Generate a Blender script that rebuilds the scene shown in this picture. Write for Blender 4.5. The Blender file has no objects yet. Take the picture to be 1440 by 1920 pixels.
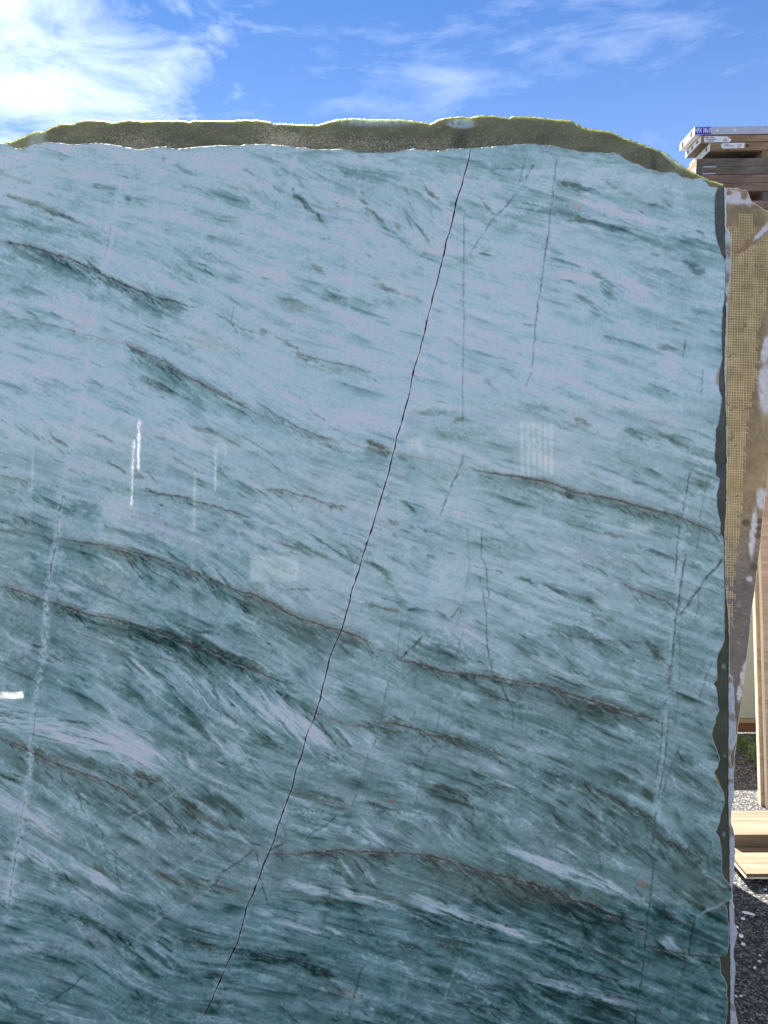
import bpy, bmesh, math, random
import numpy as np
from mathutils import Vector, Matrix

random.seed(7)
rng = np.random.default_rng(11)
scene = bpy.context.scene
COL = scene.collection

# ---------------------------------------------------------------- camera, sky, sun, exposure
PITCH = math.radians(5.0)            # camera looks square on to the leaning slab
F = 1442.0                           # focal length in photograph pixels (1440 x 1920)
CAMZ = 1.5
cam = bpy.data.cameras.new('camera')
cam.sensor_fit = 'VERTICAL'
cam.sensor_height = 24.0
cam.angle = 2 * math.atan(960.0 / F)
cam.clip_start = 0.05
cam.clip_end = 3000
camo = bpy.data.objects.new('camera', cam)
COL.objects.link(camo)
camo.location = (0, 0, CAMZ)
camo.rotation_euler = (math.radians(90) - PITCH, 0, 0)
scene.camera = camo

SUN_EL = math.radians(50)
SUN_AZ = math.radians(-20)           # clockwise from +Y: behind the slabs, a little to the left
SKY_STRENGTH = 0.05
world = bpy.data.worlds.new('World')
scene.world = world
world.use_nodes = True


def build_world():
    nt = world.node_tree
    N, Lk = nt.nodes, nt.links
    N.clear()
    out = N.new('ShaderNodeOutputWorld')
    bg = N.new('ShaderNodeBackground')
    bg.inputs['Strength'].default_value = SKY_STRENGTH
    Lk.new(bg.outputs[0], out.inputs[0])
    sky = N.new('ShaderNodeTexSky')
    sky.sky_type = 'NISHITA'
    sky.sun_disc = False
    sky.sun_elevation = SUN_EL
    sky.sun_rotation = SUN_AZ
    sky.air_density = 1.0
    sky.dust_density = 0.1
    sky.ozone_density = 4.0
    tc = N.new('ShaderNodeTexCoord')
    sep = N.new('ShaderNodeSeparateXYZ')
    Lk.new(tc.outputs['Generated'], sep.inputs[0])

    def math_(op, a, b=None, c=None, clamp=False):
        n = N.new('ShaderNodeMath'); n.operation = op; n.use_clamp = clamp
        for i, v in enumerate((a, b, c)):
            if v is None: continue
            if isinstance(v, (int, float)): n.inputs[i].default_value = v
            else: Lk.new(v, n.inputs[i])
        return n.outputs[0]
    # azimuth / elevation of the sky direction, in degrees
    az = math_('MULTIPLY', math_('ARCTAN2', sep.outputs[0], sep.outputs[1]), 57.2958)
    el = math_('MULTIPLY', math_('ARCSINE', math_('MINIMUM', math_('MAXIMUM', sep.outputs[2], -1.0), 1.0)), 57.2958)
    # high cloud layer: direction projected on a flat sheet overhead
    zz = math_('ADD', math_('MAXIMUM', sep.outputs[2], 0.0), 0.12)
    u = math_('DIVIDE', sep.outputs[0], zz)
    v = math_('DIVIDE', sep.outputs[1], zz)
    comb = N.new('ShaderNodeCombineXYZ')
    Lk.new(u, comb.inputs[0]); Lk.new(v, comb.inputs[1])

    def noise(vec, scale, detail, rough, dist=0.0, rot=None, sc=None):
        m = N.new('ShaderNodeMapping')
        if rot: m.inputs['Rotation'].default_value = (0, 0, math.radians(rot))
        if sc: m.inputs['Scale'].default_value = sc
        Lk.new(vec, m.inputs[0])
        n = N.new('ShaderNodeTexNoise')
        n.inputs['Scale'].default_value = scale
        n.inputs['Detail'].default_value = detail
        n.inputs['Roughness'].default_value = rough
        n.inputs['Distortion'].default_value = dist
        Lk.new(m.outputs[0], n.inputs['Vector'])
        return n.outputs['Fac']
    puffs = noise(comb.outputs[0], 3.6, 10, 0.63, 0.5, 20, (1.0, 1.25, 1))
    wisps = noise(comb.outputs[0], 3.0, 8, 0.6, 0.5, 28, (0.55, 1.9, 1))
    cover = noise(comb.outputs[0], 0.9, 3, 0.5, 0.0)
    ae = N.new('ShaderNodeCombineXYZ')
    Lk.new(az, ae.inputs[0]); Lk.new(el, ae.inputs[1])
    streak = noise(ae.outputs[0], 1.0, 8, 0.62, 0.6, -14, (0.055, 0.34, 1))
    soft = noise(ae.outputs[0], 1.0, 7, 0.6, 0.3, -20, (0.16, 0.42, 1))

    def gauss(a0, e0, ra, re, tilt=0.0):
        da = math_('SUBTRACT', az, a0); de = math_('SUBTRACT', el, e0)
        t = math.radians(tilt)
        p = math_('ADD', math_('MULTIPLY', da, math.cos(t) / ra), math_('MULTIPLY', de, math.sin(t) / ra))
        q = math_('ADD', math_('MULTIPLY', da, -math.sin(t) / re), math_('MULTIPLY', de, math.cos(t) / re))
        r = math_('ADD', math_('MULTIPLY', p, p), math_('MULTIPLY', q, q))
        return math_('POWER', 2.71828, math_('MULTIPLY', r, -1.0))
    # heavier puffed cloud to the left, thin veil of cirrus in the rest of the view
    base = math_('MULTIPLY', math_('SUBTRACT', cover, 0.5), 0.9)
    left = gauss(-26, 27, 11, 7.5)
    low = gauss(-20, 21.5, 12, 3)
    veil = math_('ADD', gauss(7, 25.2, 19, 2.0, 10), gauss(-2, 22.4, 15, 1.8, 3))
    blue = gauss(11, 25.5, 20, 7, 0)
    heavy = math_('ADD', math_('MULTIPLY', left, 0.24), math_('MULTIPLY', low, 0.14))
    dens1 = math_('ADD', math_('SUBTRACT', puffs, 0.41), math_('ADD', base, heavy))  # extra puffs out of view, added to fill the shaded slabs with light
    dens1 = math_('SUBTRACT', dens1, math_('MULTIPLY', blue, 0.42))
    m1 = math_('MULTIPLY', dens1, 1.45, clamp=True)
    dens2 = math_('ADD', math_('SUBTRACT', streak, 0.53), math_('ADD', math_('MULTIPLY', math_('SUBTRACT', soft, 0.5), 0.8), math_('MULTIPLY', veil, 0.20)))
    low_sky = math_('MULTIPLY', math_('SUBTRACT', 62.0, el), 0.05, clamp=True)
    m2 = math_('MULTIPLY', math_('MULTIPLY', math_('MULTIPLY', dens2, 1.6, clamp=True), 0.36), low_sky)
    m = math_('MAXIMUM', m1, m2)
    m = math_('MINIMUM', math_('ADD', m, math_('MULTIPLY', m1, 0.1)), 0.86)
    # thin pale haze towards the horizon
    hzv = math_('POWER', 2.71828, math_('MULTIPLY', math_('POWER', math_('DIVIDE', math_('MAXIMUM', el, 0.0), 19.0), 2.0), -1.0))
    m = math_('MAXIMUM', m, math_('MULTIPLY', hzv, 0.27))
    hz = math_('MULTIPLY', math_('SUBTRACT', el, 0.5), 0.25, clamp=True)
    m = math_('MULTIPLY', m, hz)
    tint = N.new('ShaderNodeMix'); tint.data_type = 'RGBA'; tint.blend_type = 'MULTIPLY'
    tint.inputs[0].default_value = 1.0
    Lk.new(sky.outputs[0], tint.inputs['A'])
    tint.inputs['B'].default_value = SKY_TINT
    mix = N.new('ShaderNodeMix'); mix.data_type = 'RGBA'
    Lk.new(m, mix.inputs[0])
    Lk.new(tint.outputs['Result'], mix.inputs['A'])
    mix.inputs['B'].default_value = CLOUD_RAD
    Lk.new(mix.outputs['Result'], bg.inputs['Color'])


SKY_TINT = (0.122, 0.222, 0.335, 1)
CLOUD_RAD = (4.3, 4.75, 5.6, 1)
build_world()

sun = bpy.data.lights.new('sun', 'SUN')
sun.energy = 3.3
sun.angle = math.radians(0.5)
sun.color = (1.0, 0.95, 0.87)
suno = bpy.data.objects.new('sun', sun)
COL.objects.link(suno)
sd = Vector((math.sin(SUN_AZ) * math.cos(SUN_EL), math.cos(SUN_AZ) * math.cos(SUN_EL), math.sin(SUN_EL)))
suno.rotation_euler = sd.to_track_quat('Z', 'Y').to_euler()
suno.location = sd * 30

scene.view_settings.view_transform = 'Standard'
scene.view_settings.look = 'None'
scene.view_settings.exposure = 3.03
scene.view_settings.gamma = 1.0
scene.view_settings.use_curve_mapping = False
scene.render.engine = 'CYCLES'
scene.cycles.max_bounces = 8
scene.cycles.use_denoising = True

# ---------------------------------------------------------------- helpers
CP, SP = math.cos(PITCH), math.sin(PITCH)


def ray(px, py):
    X, Y = (px - 720) / F, (960 - py) / F
    return Vector((X, CP + SP * Y, -SP + CP * Y))


def on_ground(px, py, z=0.0):
    d = ray(px, py)
    return Vector((0, 0, CAMZ)) + d * ((z - CAMZ) / d.z)


def at_y(px, py, y):
    d = ray(px, py)
    return Vector((0, 0, CAMZ)) + d * (y / d.y)


def tag(o, label=None, cat=None, group=None, kind=None):
    if label: o['label'] = label
    if cat:
        o['category'] = cat
        kind = kind or 'thing'
    if group: o['group'] = group
    if kind: o['kind'] = kind
    return o


def empty(name, loc, rot=(0, 0, 0)):
    o = bpy.data.objects.new(name, None)
    COL.objects.link(o)
    o.location = loc
    o.rotation_euler = rot
    o.empty_display_size = 0.1
    return o


def link_mesh(name, me, mat, parent=None):
    o = bpy.data.objects.new(name, me)
    COL.objects.link(o)
    if mat is not None: me.materials.append(mat)
    if parent is not None: o.parent = parent
    return o


def np_mesh(name, verts, quads):
    me = bpy.data.meshes.new(name)
    v = np.ascontiguousarray(verts, dtype=np.float32)
    q = np.ascontiguousarray(quads, dtype=np.int32)
    me.vertices.add(len(v)); me.vertices.foreach_set('co', v.ravel())
    n = len(q)
    me.loops.add(n * 4); me.loops.foreach_set('vertex_index', q.ravel())
    me.polygons.add(n)
    me.polygons.foreach_set('loop_start', np.arange(n, dtype=np.int32) * 4)
    me.update(calc_edges=True)
    return me


def color_attr(me, name, rgb):
    a = me.color_attributes.new(name, 'FLOAT_COLOR', 'POINT')
    d = np.ones((len(rgb), 4), np.float32)
    d[:, :3] = rgb
    a.data.foreach_set('color', d.ravel())


class MB:
    """collects solids, then links them as one mesh object"""
    def __init__(self): self.v, self.f = [], []

    def box(self, a, b):
        i = len(self.v)
        (x0, y0, z0), (x1, y1, z1) = a, b
        self.v += [(x0, y0, z0), (x1, y0, z0), (x1, y1, z0), (x0, y1, z0), (x0, y0, z1), (x1, y0, z1), (x1, y1, z1), (x0, y1, z1)]
        self.f += [tuple(i + k for k in q) for q in ((0, 3, 2, 1), (4, 5, 6, 7), (0, 1, 5, 4), (1, 2, 6, 5), (2, 3, 7, 6), (3, 0, 4, 7))]
        return self

    def prism(self, pts, y0, y1):
        """polygon in x,z (counter-clockwise seen from -y) pushed from y0 to y1"""
        i, n = len(self.v), len(pts)
        self.v += [(x, y0, z) for x, z in pts] + [(x, y1, z) for x, z in pts]
        self.f += [tuple(range(i, i + n)), tuple(range(i + 2 * n - 1, i + n - 1, -1))]
        self.f += [(i + k, i + n + k, i + n + (k + 1) % n, i + (k + 1) % n) for k in range(n)]
        return self

    def build(self, name, mat, parent=None, bevel=0.0, seg=2):
        me = bpy.data.meshes.new(name)
        me.from_pydata(self.v, [], self.f)
        bm = bmesh.new(); bm.from_mesh(me)
        bmesh.ops.recalc_face_normals(bm, faces=bm.faces)
        if bevel > 0:
            bmesh.ops.bevel(bm, geom=list(bm.edges), offset=bevel, segments=seg, profile=0.5, affect='EDGES')
        bm.to_mesh(me); bm.free()
        return link_mesh(name, me, mat, parent)


# ---------------------------------------------------------------- materials
class NT:
    def __init__(self, name, rough=0.6, spec=0.5):
        self.m = bpy.data.materials.new(name)
        self.m.use_nodes = True
        self.t = self.m.node_tree
        self.N, self.L = self.t.nodes, self.t.links
        self.b = self.N['Principled BSDF']
        self.b.inputs['Roughness'].default_value = rough
        self.b.inputs['Specular IOR Level'].default_value = spec
        self.tc = self.N.new('ShaderNodeTexCoord')

    def set(self, sock, v):
        if isinstance(v, (int, float, tuple)): sock.default_value = v
        else: self.L.new(v, sock)

    def math(self, op, a, b=None, clamp=False):
        n = self.N.new('ShaderNodeMath'); n.operation = op; n.use_clamp = clamp
        self.set(n.inputs[0], a)
        if b is not None: self.set(n.inputs[1], b)
        return n.outputs[0]

    def coords(self, scale=(1, 1, 1), rot=(0, 0, 0), src='Object'):
        m = self.N.new('ShaderNodeMapping')
        m.inputs['Scale'].default_value = scale
        m.inputs['Rotation'].default_value = rot
        self.L.new(self.tc.outputs[src], m.inputs[0])
        return m.outputs[0]

    def noise(self, vec, scale, detail=4, rough=0.55, dist=0.0, out='Fac'):
        n = self.N.new('ShaderNodeTexNoise')
        n.inputs['Scale'].default_value = scale
        n.inputs['Detail'].default_value = detail
        n.inputs['Roughness'].default_value = rough
        n.inputs['Distortion'].default_value = dist
        self.L.new(vec, n.inputs['Vector'])
        return n.outputs[out]

    def voronoi(self, vec, scale, feature='F1', out='Distance', rnd=1.0):
        n = self.N.new('ShaderNodeTexVoronoi')
        n.feature = feature
        n.inputs['Scale'].default_value = scale
        n.inputs['Randomness'].default_value = rnd
        self.L.new(vec, n.inputs['Vector'])
        return n.outputs[out]

    def ramp(self, fac, stops, interp='LINEAR'):
        n = self.N.new('ShaderNodeValToRGB')
        n.color_ramp.interpolation = interp
        e = n.color_ramp.elements
        while len(e) < len(stops): e.new(0.5)
        for k, (p, c) in enumerate(stops):
            e[k].position = p
            e[k].color = (c, c, c, 1) if isinstance(c, (int, float)) else (*c, 1)
        self.set(n.inputs[0], fac)
        return n.outputs[0]

    def mix(self, fac, a, b, mode='MIX'):
        n = self.N.new('ShaderNodeMix'); n.data_type = 'RGBA'; n.blend_type = mode
        self.set(n.inputs[0], fac)
        for s, v in (('A', a), ('B', b)):
            if isinstance(v, tuple) and len(v) == 3: v = (*v, 1)
            self.set(n.inputs[s], v)
        return n.outputs['Result']

    def attr(self, name):
        n = self.N.new('ShaderNodeAttribute'); n.attribute_name = name
        return n.outputs['Color']

    def bump(self, h, strength=0.3, dist=0.002):
        n = self.N.new('ShaderNodeBump')
        n.inputs['Strength'].default_value = strength
        n.inputs['Distance'].default_value = dist
        self.L.new(h, n.inputs['Height'])
        self.L.new(n.outputs[0], self.b.inputs['Normal'])

    def color(self, c):
        if isinstance(c, tuple) and len(c) == 3: c = (*c, 1)
        self.set(self.b.inputs['Base Color'], c)
        return self


def mat_wood(name, dark, light, axis=0, grain=14.0, stain=0.5, knots=True):
    n = NT(name, 0.75, 0.25)
    s = [grain, grain, grain]; s[axis] = grain * 0.05
    c = n.coords(tuple(s))
    a = n.noise(c, 3.0, 6, 0.6, 1.2)
    s2 = [90.0, 90.0, 90.0]; s2[axis] = 3.0
    f = n.noise(n.coords(tuple(s2)), 1.6, 4, 0.6)
    big = n.noise(n.coords((3, 3, 3)), 1.3, 3, 0.5)
    g = n.math('ADD', n.math('MULTIPLY', a, 0.65), n.math('MULTIPLY', f, 0.45))
    col = n.ramp(g, [(0.40, dark), (0.54, tuple((x + y) / 2 for x, y in zip(dark, light))), (0.66, light)])
    col = n.mix(n.math('MULTIPLY', n.ramp(big, [(0.4, 0.0), (0.7, 1.0)]), stain), col, tuple(x * 0.55 for x in dark))
    if knots:
        sk = [2.6, 6.0, 6.0]
        v = n.voronoi(n.coords(tuple(sk)), 1.0)
        col = n.mix(n.ramp(v, [(0.05, 0.85), (0.13, 0.0)]), col, tuple(x * 0.35 for x in dark))
    n.color(col)
    n.bump(f, 0.35, 0.001)
    return n.m


def mat_plain(name, c, rough=0.6, metal=0.0, spec=0.5, var=0.15, scale=40.0):
    n = NT(name, rough, spec)
    f = n.noise(n.coords(), scale, 4, 0.6)
    n.color(n.mix(n.ramp(f, [(0.3, 0.0), (0.7, 1.0)]), tuple(x * (1 - var) for x in c), tuple(min(1, x * (1 + var)) for x in c)))
    n.b.inputs['Metallic'].default_value = metal
    return n.m


def mat_asphalt():
    n = NT('asphalt', 0.9, 0.2)
    c = n.coords()
    st = n.voronoi(c, 165.0, out='Color')
    sepc = n.N.new('ShaderNodeSeparateColor'); n.L.new(st, sepc.inputs[0])
    d = n.voronoi(c, 165.0)
    fine = n.noise(c, 420.0, 3, 0.6)
    big = n.noise(c, 1.3, 4, 0.55)
    g = n.math('ADD', n.math('MULTIPLY', sepc.outputs[0], 0.72), n.math('MULTIPLY', fine, 0.36))
    col = n.ramp(g, [(0.2, (0.02, 0.021, 0.023)), (0.45, (0.05, 0.05, 0.049)), (0.7, (0.13, 0.128, 0.122)), (0.95, (0.36, 0.35, 0.33))])
    gap = n.ramp(d, [(0.0, 0.0), (0.6, 0.0), (0.85, 0.7)])
    col = n.mix(gap, col, (0.018, 0.018, 0.02))
    col = n.mix(n.ramp(big, [(0.35, 0.35), (0.7, 0.0)]), col, (0.045, 0.045, 0.05))
    n.color(col)
    n.bump(n.math('SUBTRACT', fine, n.math('MULTIPLY', d, 0.9)), 0.7, 0.006)
    return n.m


def mat_stone(name, rough, spec=0.5, grain=0.12, gscale=700.0, bump=0.0, sss=0.0):
    n = NT(name, rough, spec)
    base = n.attr('stone_color')
    c = n.coords()
    g1 = n.noise(c, gscale, 3, 0.65)
    g2 = n.noise(c, gscale * 0.3, 4, 0.6)
    g = n.math('ADD', n.math('MULTIPLY', g1, 0.6), n.math('MULTIPLY', g2, 0.6))
    mul = n.ramp(g, [(0.38, 1.0 - grain * 1.6), (0.6, 1.0), (0.8, 1.0 + grain)])
    n.color(n.mix(1.0, base, mul, 'MULTIPLY'))
    if bump: n.bump(g, bump, 0.002)
    if sss:
        n.b.inputs['Subsurface Weight'].default_value = sss
        n.b.inputs['Subsurface Radius'].default_value = (0.9, 1.0, 0.55)
        n.b.inputs['Subsurface Scale'].default_value = 0.02
    return n.m


def mat_edge(name, c1, c2, trans=0.35, tcol=(0.75, 0.78, 0.5)):
    """broken crystalline rim: light passes a little way through it"""
    n = NT(name, 0.45, 0.5)
    f = n.noise(n.coords(), 60.0, 5, 0.65)
    n.color(n.mix(n.ramp(f, [(0.3, 0.0), (0.7, 1.0)]), c1, c2))
    n.bump(n.noise(n.coords(), 220.0, 3, 0.6), 0.6, 0.004)
    tr = n.N.new('ShaderNodeBsdfTranslucent')
    tr.inputs['Color'].default_value = (*tcol, 1)
    mx = n.N.new('ShaderNodeMixShader')
    mx.inputs[0].default_value = trans
    out = n.N['Material Output']
    n.L.new(n.b.outputs[0], mx.inputs[1]); n.L.new(tr.outputs[0], mx.inputs[2])
    n.L.new(mx.outputs[0], out.inputs['Surface'])
    return n.m


# ---------------------------------------------------------------- ground
def build_ground():
    me = bpy.data.meshes.new('ground')
    # fine near the yard, one big sheet to the horizon
    xs = [-1500, -60, -8, 8, 60, 1500]
    v = [(x, y, 0) for y in xs for x in xs]
    f = [(j * 6 + i, j * 6 + i + 1, (j + 1) * 6 + i + 1, (j + 1) * 6 + i) for j in range(5) for i in range(5)]
    me.from_pydata(v, [], f)
    o = link_mesh('ground', me, mat_asphalt())
    tag(o, kind='structure')


build_ground()

# ---------------------------------------------------------------- stone pattern maths
def fade(t): return t * t * t * (t * (t * 6 - 15) + 10)


def perlin(x, y, seed=0):
    r = np.random.default_rng(seed)
    G = r.uniform(0, 2 * np.pi, (256, 256)).astype(np.float32)
    gx, gy = np.cos(G), np.sin(G)
    xi, yi = np.floor(x).astype(np.int32), np.floor(y).astype(np.int32)
    xf, yf = (x - xi).astype(np.float32), (y - yi).astype(np.float32)
    x0, x1, y0, y1 = xi & 255, (xi + 1) & 255, yi & 255, (yi + 1) & 255
    u, v = fade(xf), fade(yf)
    d = lambda a, b, p, q: gx[b, a] * p + gy[b, a] * q
    n0 = d(x0, y0, xf, yf) * (1 - u) + d(x1, y0, xf - 1, yf) * u
    n1 = d(x0, y1, xf, yf - 1) * (1 - u) + d(x1, y1, xf - 1, yf - 1) * u
    return (n0 * (1 - v) + n1 * v) * 1.5


def fbm(x, y, oct=4, seed=0, gain=0.55):
    s, a, t = 0, 1.0, 0
    for k in range(oct):
        s = s + a * perlin(x * 2 ** k + 13.7 * k, y * 2 ** k - 7.1 * k, seed + k)
        t += a; a *= gain
    return s / t


def smooth(a, b, x):
    t = np.clip((x - a) / (b - a), 0, 1)
    return t * t * (3 - 2 * t)


class Field:
    """A sheet of stone in its own coordinates (1 unit = 1 photograph pixel seen on the slab, about a millimetre)."""
    def __init__(self, x0, x1, y0, y1, step):
        self.x0, self.y0, self.s = x0, y0, step
        self.xs = np.arange(x0, x1, step, dtype=np.float32)
        self.ys = np.arange(y0, y1, step, dtype=np.float32)
        self.X, self.Y = np.meshgrid(self.xs, self.ys)
        self.shape = self.X.shape

    def warp(self, amp, scale, seed):
        self.DX = amp * fbm(self.X / scale, self.Y / scale, 3, seed)
        self.DY = amp * fbm(self.X / scale, self.Y / scale, 3, seed + 50)

    def window(self, x0, x1, y0, y1):
        i0 = max(0, int((x0 - self.x0) / self.s)); i1 = min(self.shape[1], int((x1 - self.x0) / self.s) + 2)
        j0 = max(0, int((y0 - self.y0) / self.s)); j1 = min(self.shape[0], int((y1 - self.y0) / self.s) + 2)
        if i1 <= i0 or j1 <= j0: return None
        return slice(j0, j1), slice(i0, i1)

    def polydist(self, pts, pad, wob=1.0):
        """distance, side (positive below / right) and run along the line, in a window round it"""
        p = np.array(pts, np.float32)
        w = self.window(p[:, 0].min() - pad, p[:, 0].max() + pad, p[:, 1].min() - pad, p[:, 1].max() + pad)
        if w is None: return None
        X = self.X[w] + self.DX[w] * wob; Y = self.Y[w] + self.DY[w] * wob
        best = np.full(X.shape, 1e9, np.float32); side = np.zeros_like(best); run = np.zeros_like(best)
        acc = 0.0
        tot = np.hypot(np.diff(p[:, 0]), np.diff(p[:, 1])).sum()
        for (ax, ay), (bx, by) in zip(p[:-1], p[1:]):
            dx, dy = bx - ax, by - ay
            l = math.hypot(dx, dy) + 1e-6
            t = np.clip(((X - ax) * dx + (Y - ay) * dy) / (l * l), 0, 1)
            d = np.hypot(X - ax - t * dx, Y - ay - t * dy)
            c = d < best
            best = np.where(c, d, best)
            side = np.where(c, (dx * (Y - ay) - dy * (X - ax)) / l, side)
            run = np.where(c, (acc + t * l) / tot, run)
            acc += l
        return w, best, side, run

    def ell(self, cx, cy, a, b, ang, wob=1.0, pad=None):
        R = max(a, b) * 1.7 + 12 if pad is None else max(a, b) * 1.25 + pad
        w = self.window(cx - R, cx + R, cy - R, cy + R)
        if w is None: return None
        t = math.radians(ang)
        dx = self.X[w] + self.DX[w] * wob - cx; dy = self.Y[w] + self.DY[w] * wob - cy
        p = (dx * math.cos(t) + dy * math.sin(t)) / a
        q = (-dx * math.sin(t) + dy * math.cos(t)) / b
        return w, np.sqrt(p * p + q * q)

    def sample(self, A, x, y):
        fx = np.clip((x - self.x0) / self.s, 0, self.shape[1] - 1.001); fy = np.clip((y - self.y0) / self.s, 0, self.shape[0] - 1.001)
        i, j = fx.astype(np.int32), fy.astype(np.int32)
        u, v = fx - i, fy - j
        if A.ndim == 3: u, v = u[..., None], v[..., None]
        return (A[j, i] * (1 - u) + A[j, i + 1] * u) * (1 - v) + (A[j + 1, i] * (1 - u) + A[j + 1, i + 1] * u) * v


def lic(noise, ux, uy, L, step=1.0):
    h, w = noise.shape
    acc = noise.copy(); n = 1.0
    jj, ii = np.mgrid[0:h, 0:w].astype(np.float32)
    for sgn in (1, -1):
        x, y = ii.copy(), jj.copy()
        for k in range(L):
            xi = np.clip(x + 0.5, 0, w - 1).astype(np.int32); yi = np.clip(y + 0.5, 0, h - 1).astype(np.int32)
            x += sgn * step * ux[yi, xi]; y += sgn * step * uy[yi, xi]
            xi = np.clip(x + 0.5, 0, w - 1).astype(np.int32); yi = np.clip(y + 0.5, 0, h - 1).astype(np.int32)
            wt = 1 - k / L
            acc += wt * noise[yi, xi]; n += wt
    acc /= n
    return (acc - acc.mean()) / (acc.std() + 1e-6)

# ---------------------------------------------------------------- the green slab: where its bands, veins and cracks run
A_TOP = [(-2000, 300), (-900, 262), (-400, 276), (-120, 268), (0, 269.5), (11, 272), (28, 278), (44, 281), (58, 273.5), (75, 271.5), (86, 268), (105, 269), (125, 271), (136, 273), (150, 271.5), (167, 271.5),
         (180, 269.5), (200, 271), (222, 274.5), (239, 278), (255.5, 281.5), (267, 281), (280.5, 279), (294.5, 277), (308, 277), (319.5, 279), (339, 281),
         (350, 279), (372, 276.5), (394.5, 275), (416.5, 273.5), (439, 275), (448.5, 275.5), (464, 271.5), (489, 272), (519.5, 273), (536, 274.5), (550, 278),
         (578, 278.5), (589, 282), (605.5, 282), (639, 280.5), (655.5, 283.5), (669.5, 286.5), (691.5, 287), (716.5, 287.5), (747, 285.5), (764, 282), (778, 280.5),
         (794.5, 283), (816.5, 284.5), (830.5, 284), (841.5, 281), (861, 280), (880.5, 279), (900, 278.5), (916.5, 276.5), (939, 275), (961, 273), (980.5, 271.5),
         (1000, 271.5), (1016.5, 274), (1039, 275), (1058, 280), (1078, 283), (1094.5, 286), (1114, 286.5), (1136, 289.5), (1152, 288), (1162, 292), (1173, 300),
         (1187, 307.5), (1195, 308.5), (1211, 317), (1227.5, 320.5), (1241.5, 326), (1256, 324), (1267.5, 325), (1279.5, 333.5), (1296, 337), (1308, 336), (1315, 334.5),
         (1327, 339), (1338.5, 346.5), (1343, 351), (1400, 356)]
A_RIGHT = [(340, 1345), (351.5, 1345), (361.5, 1341), (376.5, 1339), (391.5, 1339), (408, 1339), (426.5, 1339.5), (445, 1341.5), (461.5, 1346.5), (476.5, 1351.5), (486.5, 1358),
           (503, 1359.5), (540, 1359), (548, 1358), (565, 1357.5), (578, 1354), (606.5, 1352.5), (623, 1352), (648, 1352.5), (670, 1353), (685, 1351), (698, 1347.5),
           (720, 1346), (731.5, 1348), (745, 1352.5), (761.5, 1351), (786.5, 1347.5), (806.5, 1341.5), (823, 1341), (845, 1339.5), (860, 1338.5), (873, 1342.5),
           (891.5, 1341), (898, 1349), (910, 1347.5), (926.5, 1343), (946.5, 1343.5), (968, 1346.5), (978, 1350.5), (1001.5, 1349), (1008, 1355), (1026.5, 1356),
           (1060, 1356.5), (1110, 1357.5), (1143, 1357.5), (1180, 1357.5), (1201.5, 1357.5), (1213, 1352.5), (1225, 1346.5), (1236.5, 1343), (1255, 1343.5), (1275, 1343.5),
           (1281.5, 1337.5), (1291.5, 1342.5), (1310, 1344.5), (1323, 1345), (1333, 1348), (1344, 1341.5), (1355, 1341), (1365, 1336), (1378, 1334), (1393, 1338),
           (1410, 1344), (1423, 1349), (1438, 1345), (1447.5, 1338), (1467, 1343), (1486, 1356), (1498, 1358), (1513, 1356), (1525, 1351.5), (1543, 1348), (1560, 1341),
           (1571.5, 1348), (1591.5, 1351.5), (1616.5, 1353), (1636.5, 1352.5), (1648, 1356.5), (1657.5, 1366.5), (1665, 1371), (1683, 1371), (1689, 1365), (1694, 1358),
           (1705, 1362.5), (1725, 1364), (1758, 1366.5), (1783, 1364), (1790, 1361.5), (1793.5, 1348), (1808, 1350), (1828, 1351), (1836.5, 1358), (1848, 1361.5),
           (1866.5, 1361), (1876.5, 1364), (1900, 1362.5), (1920, 1360), (1960, 1366), (2010, 1352), (2080, 1362), (2300, 1358)]
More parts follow.
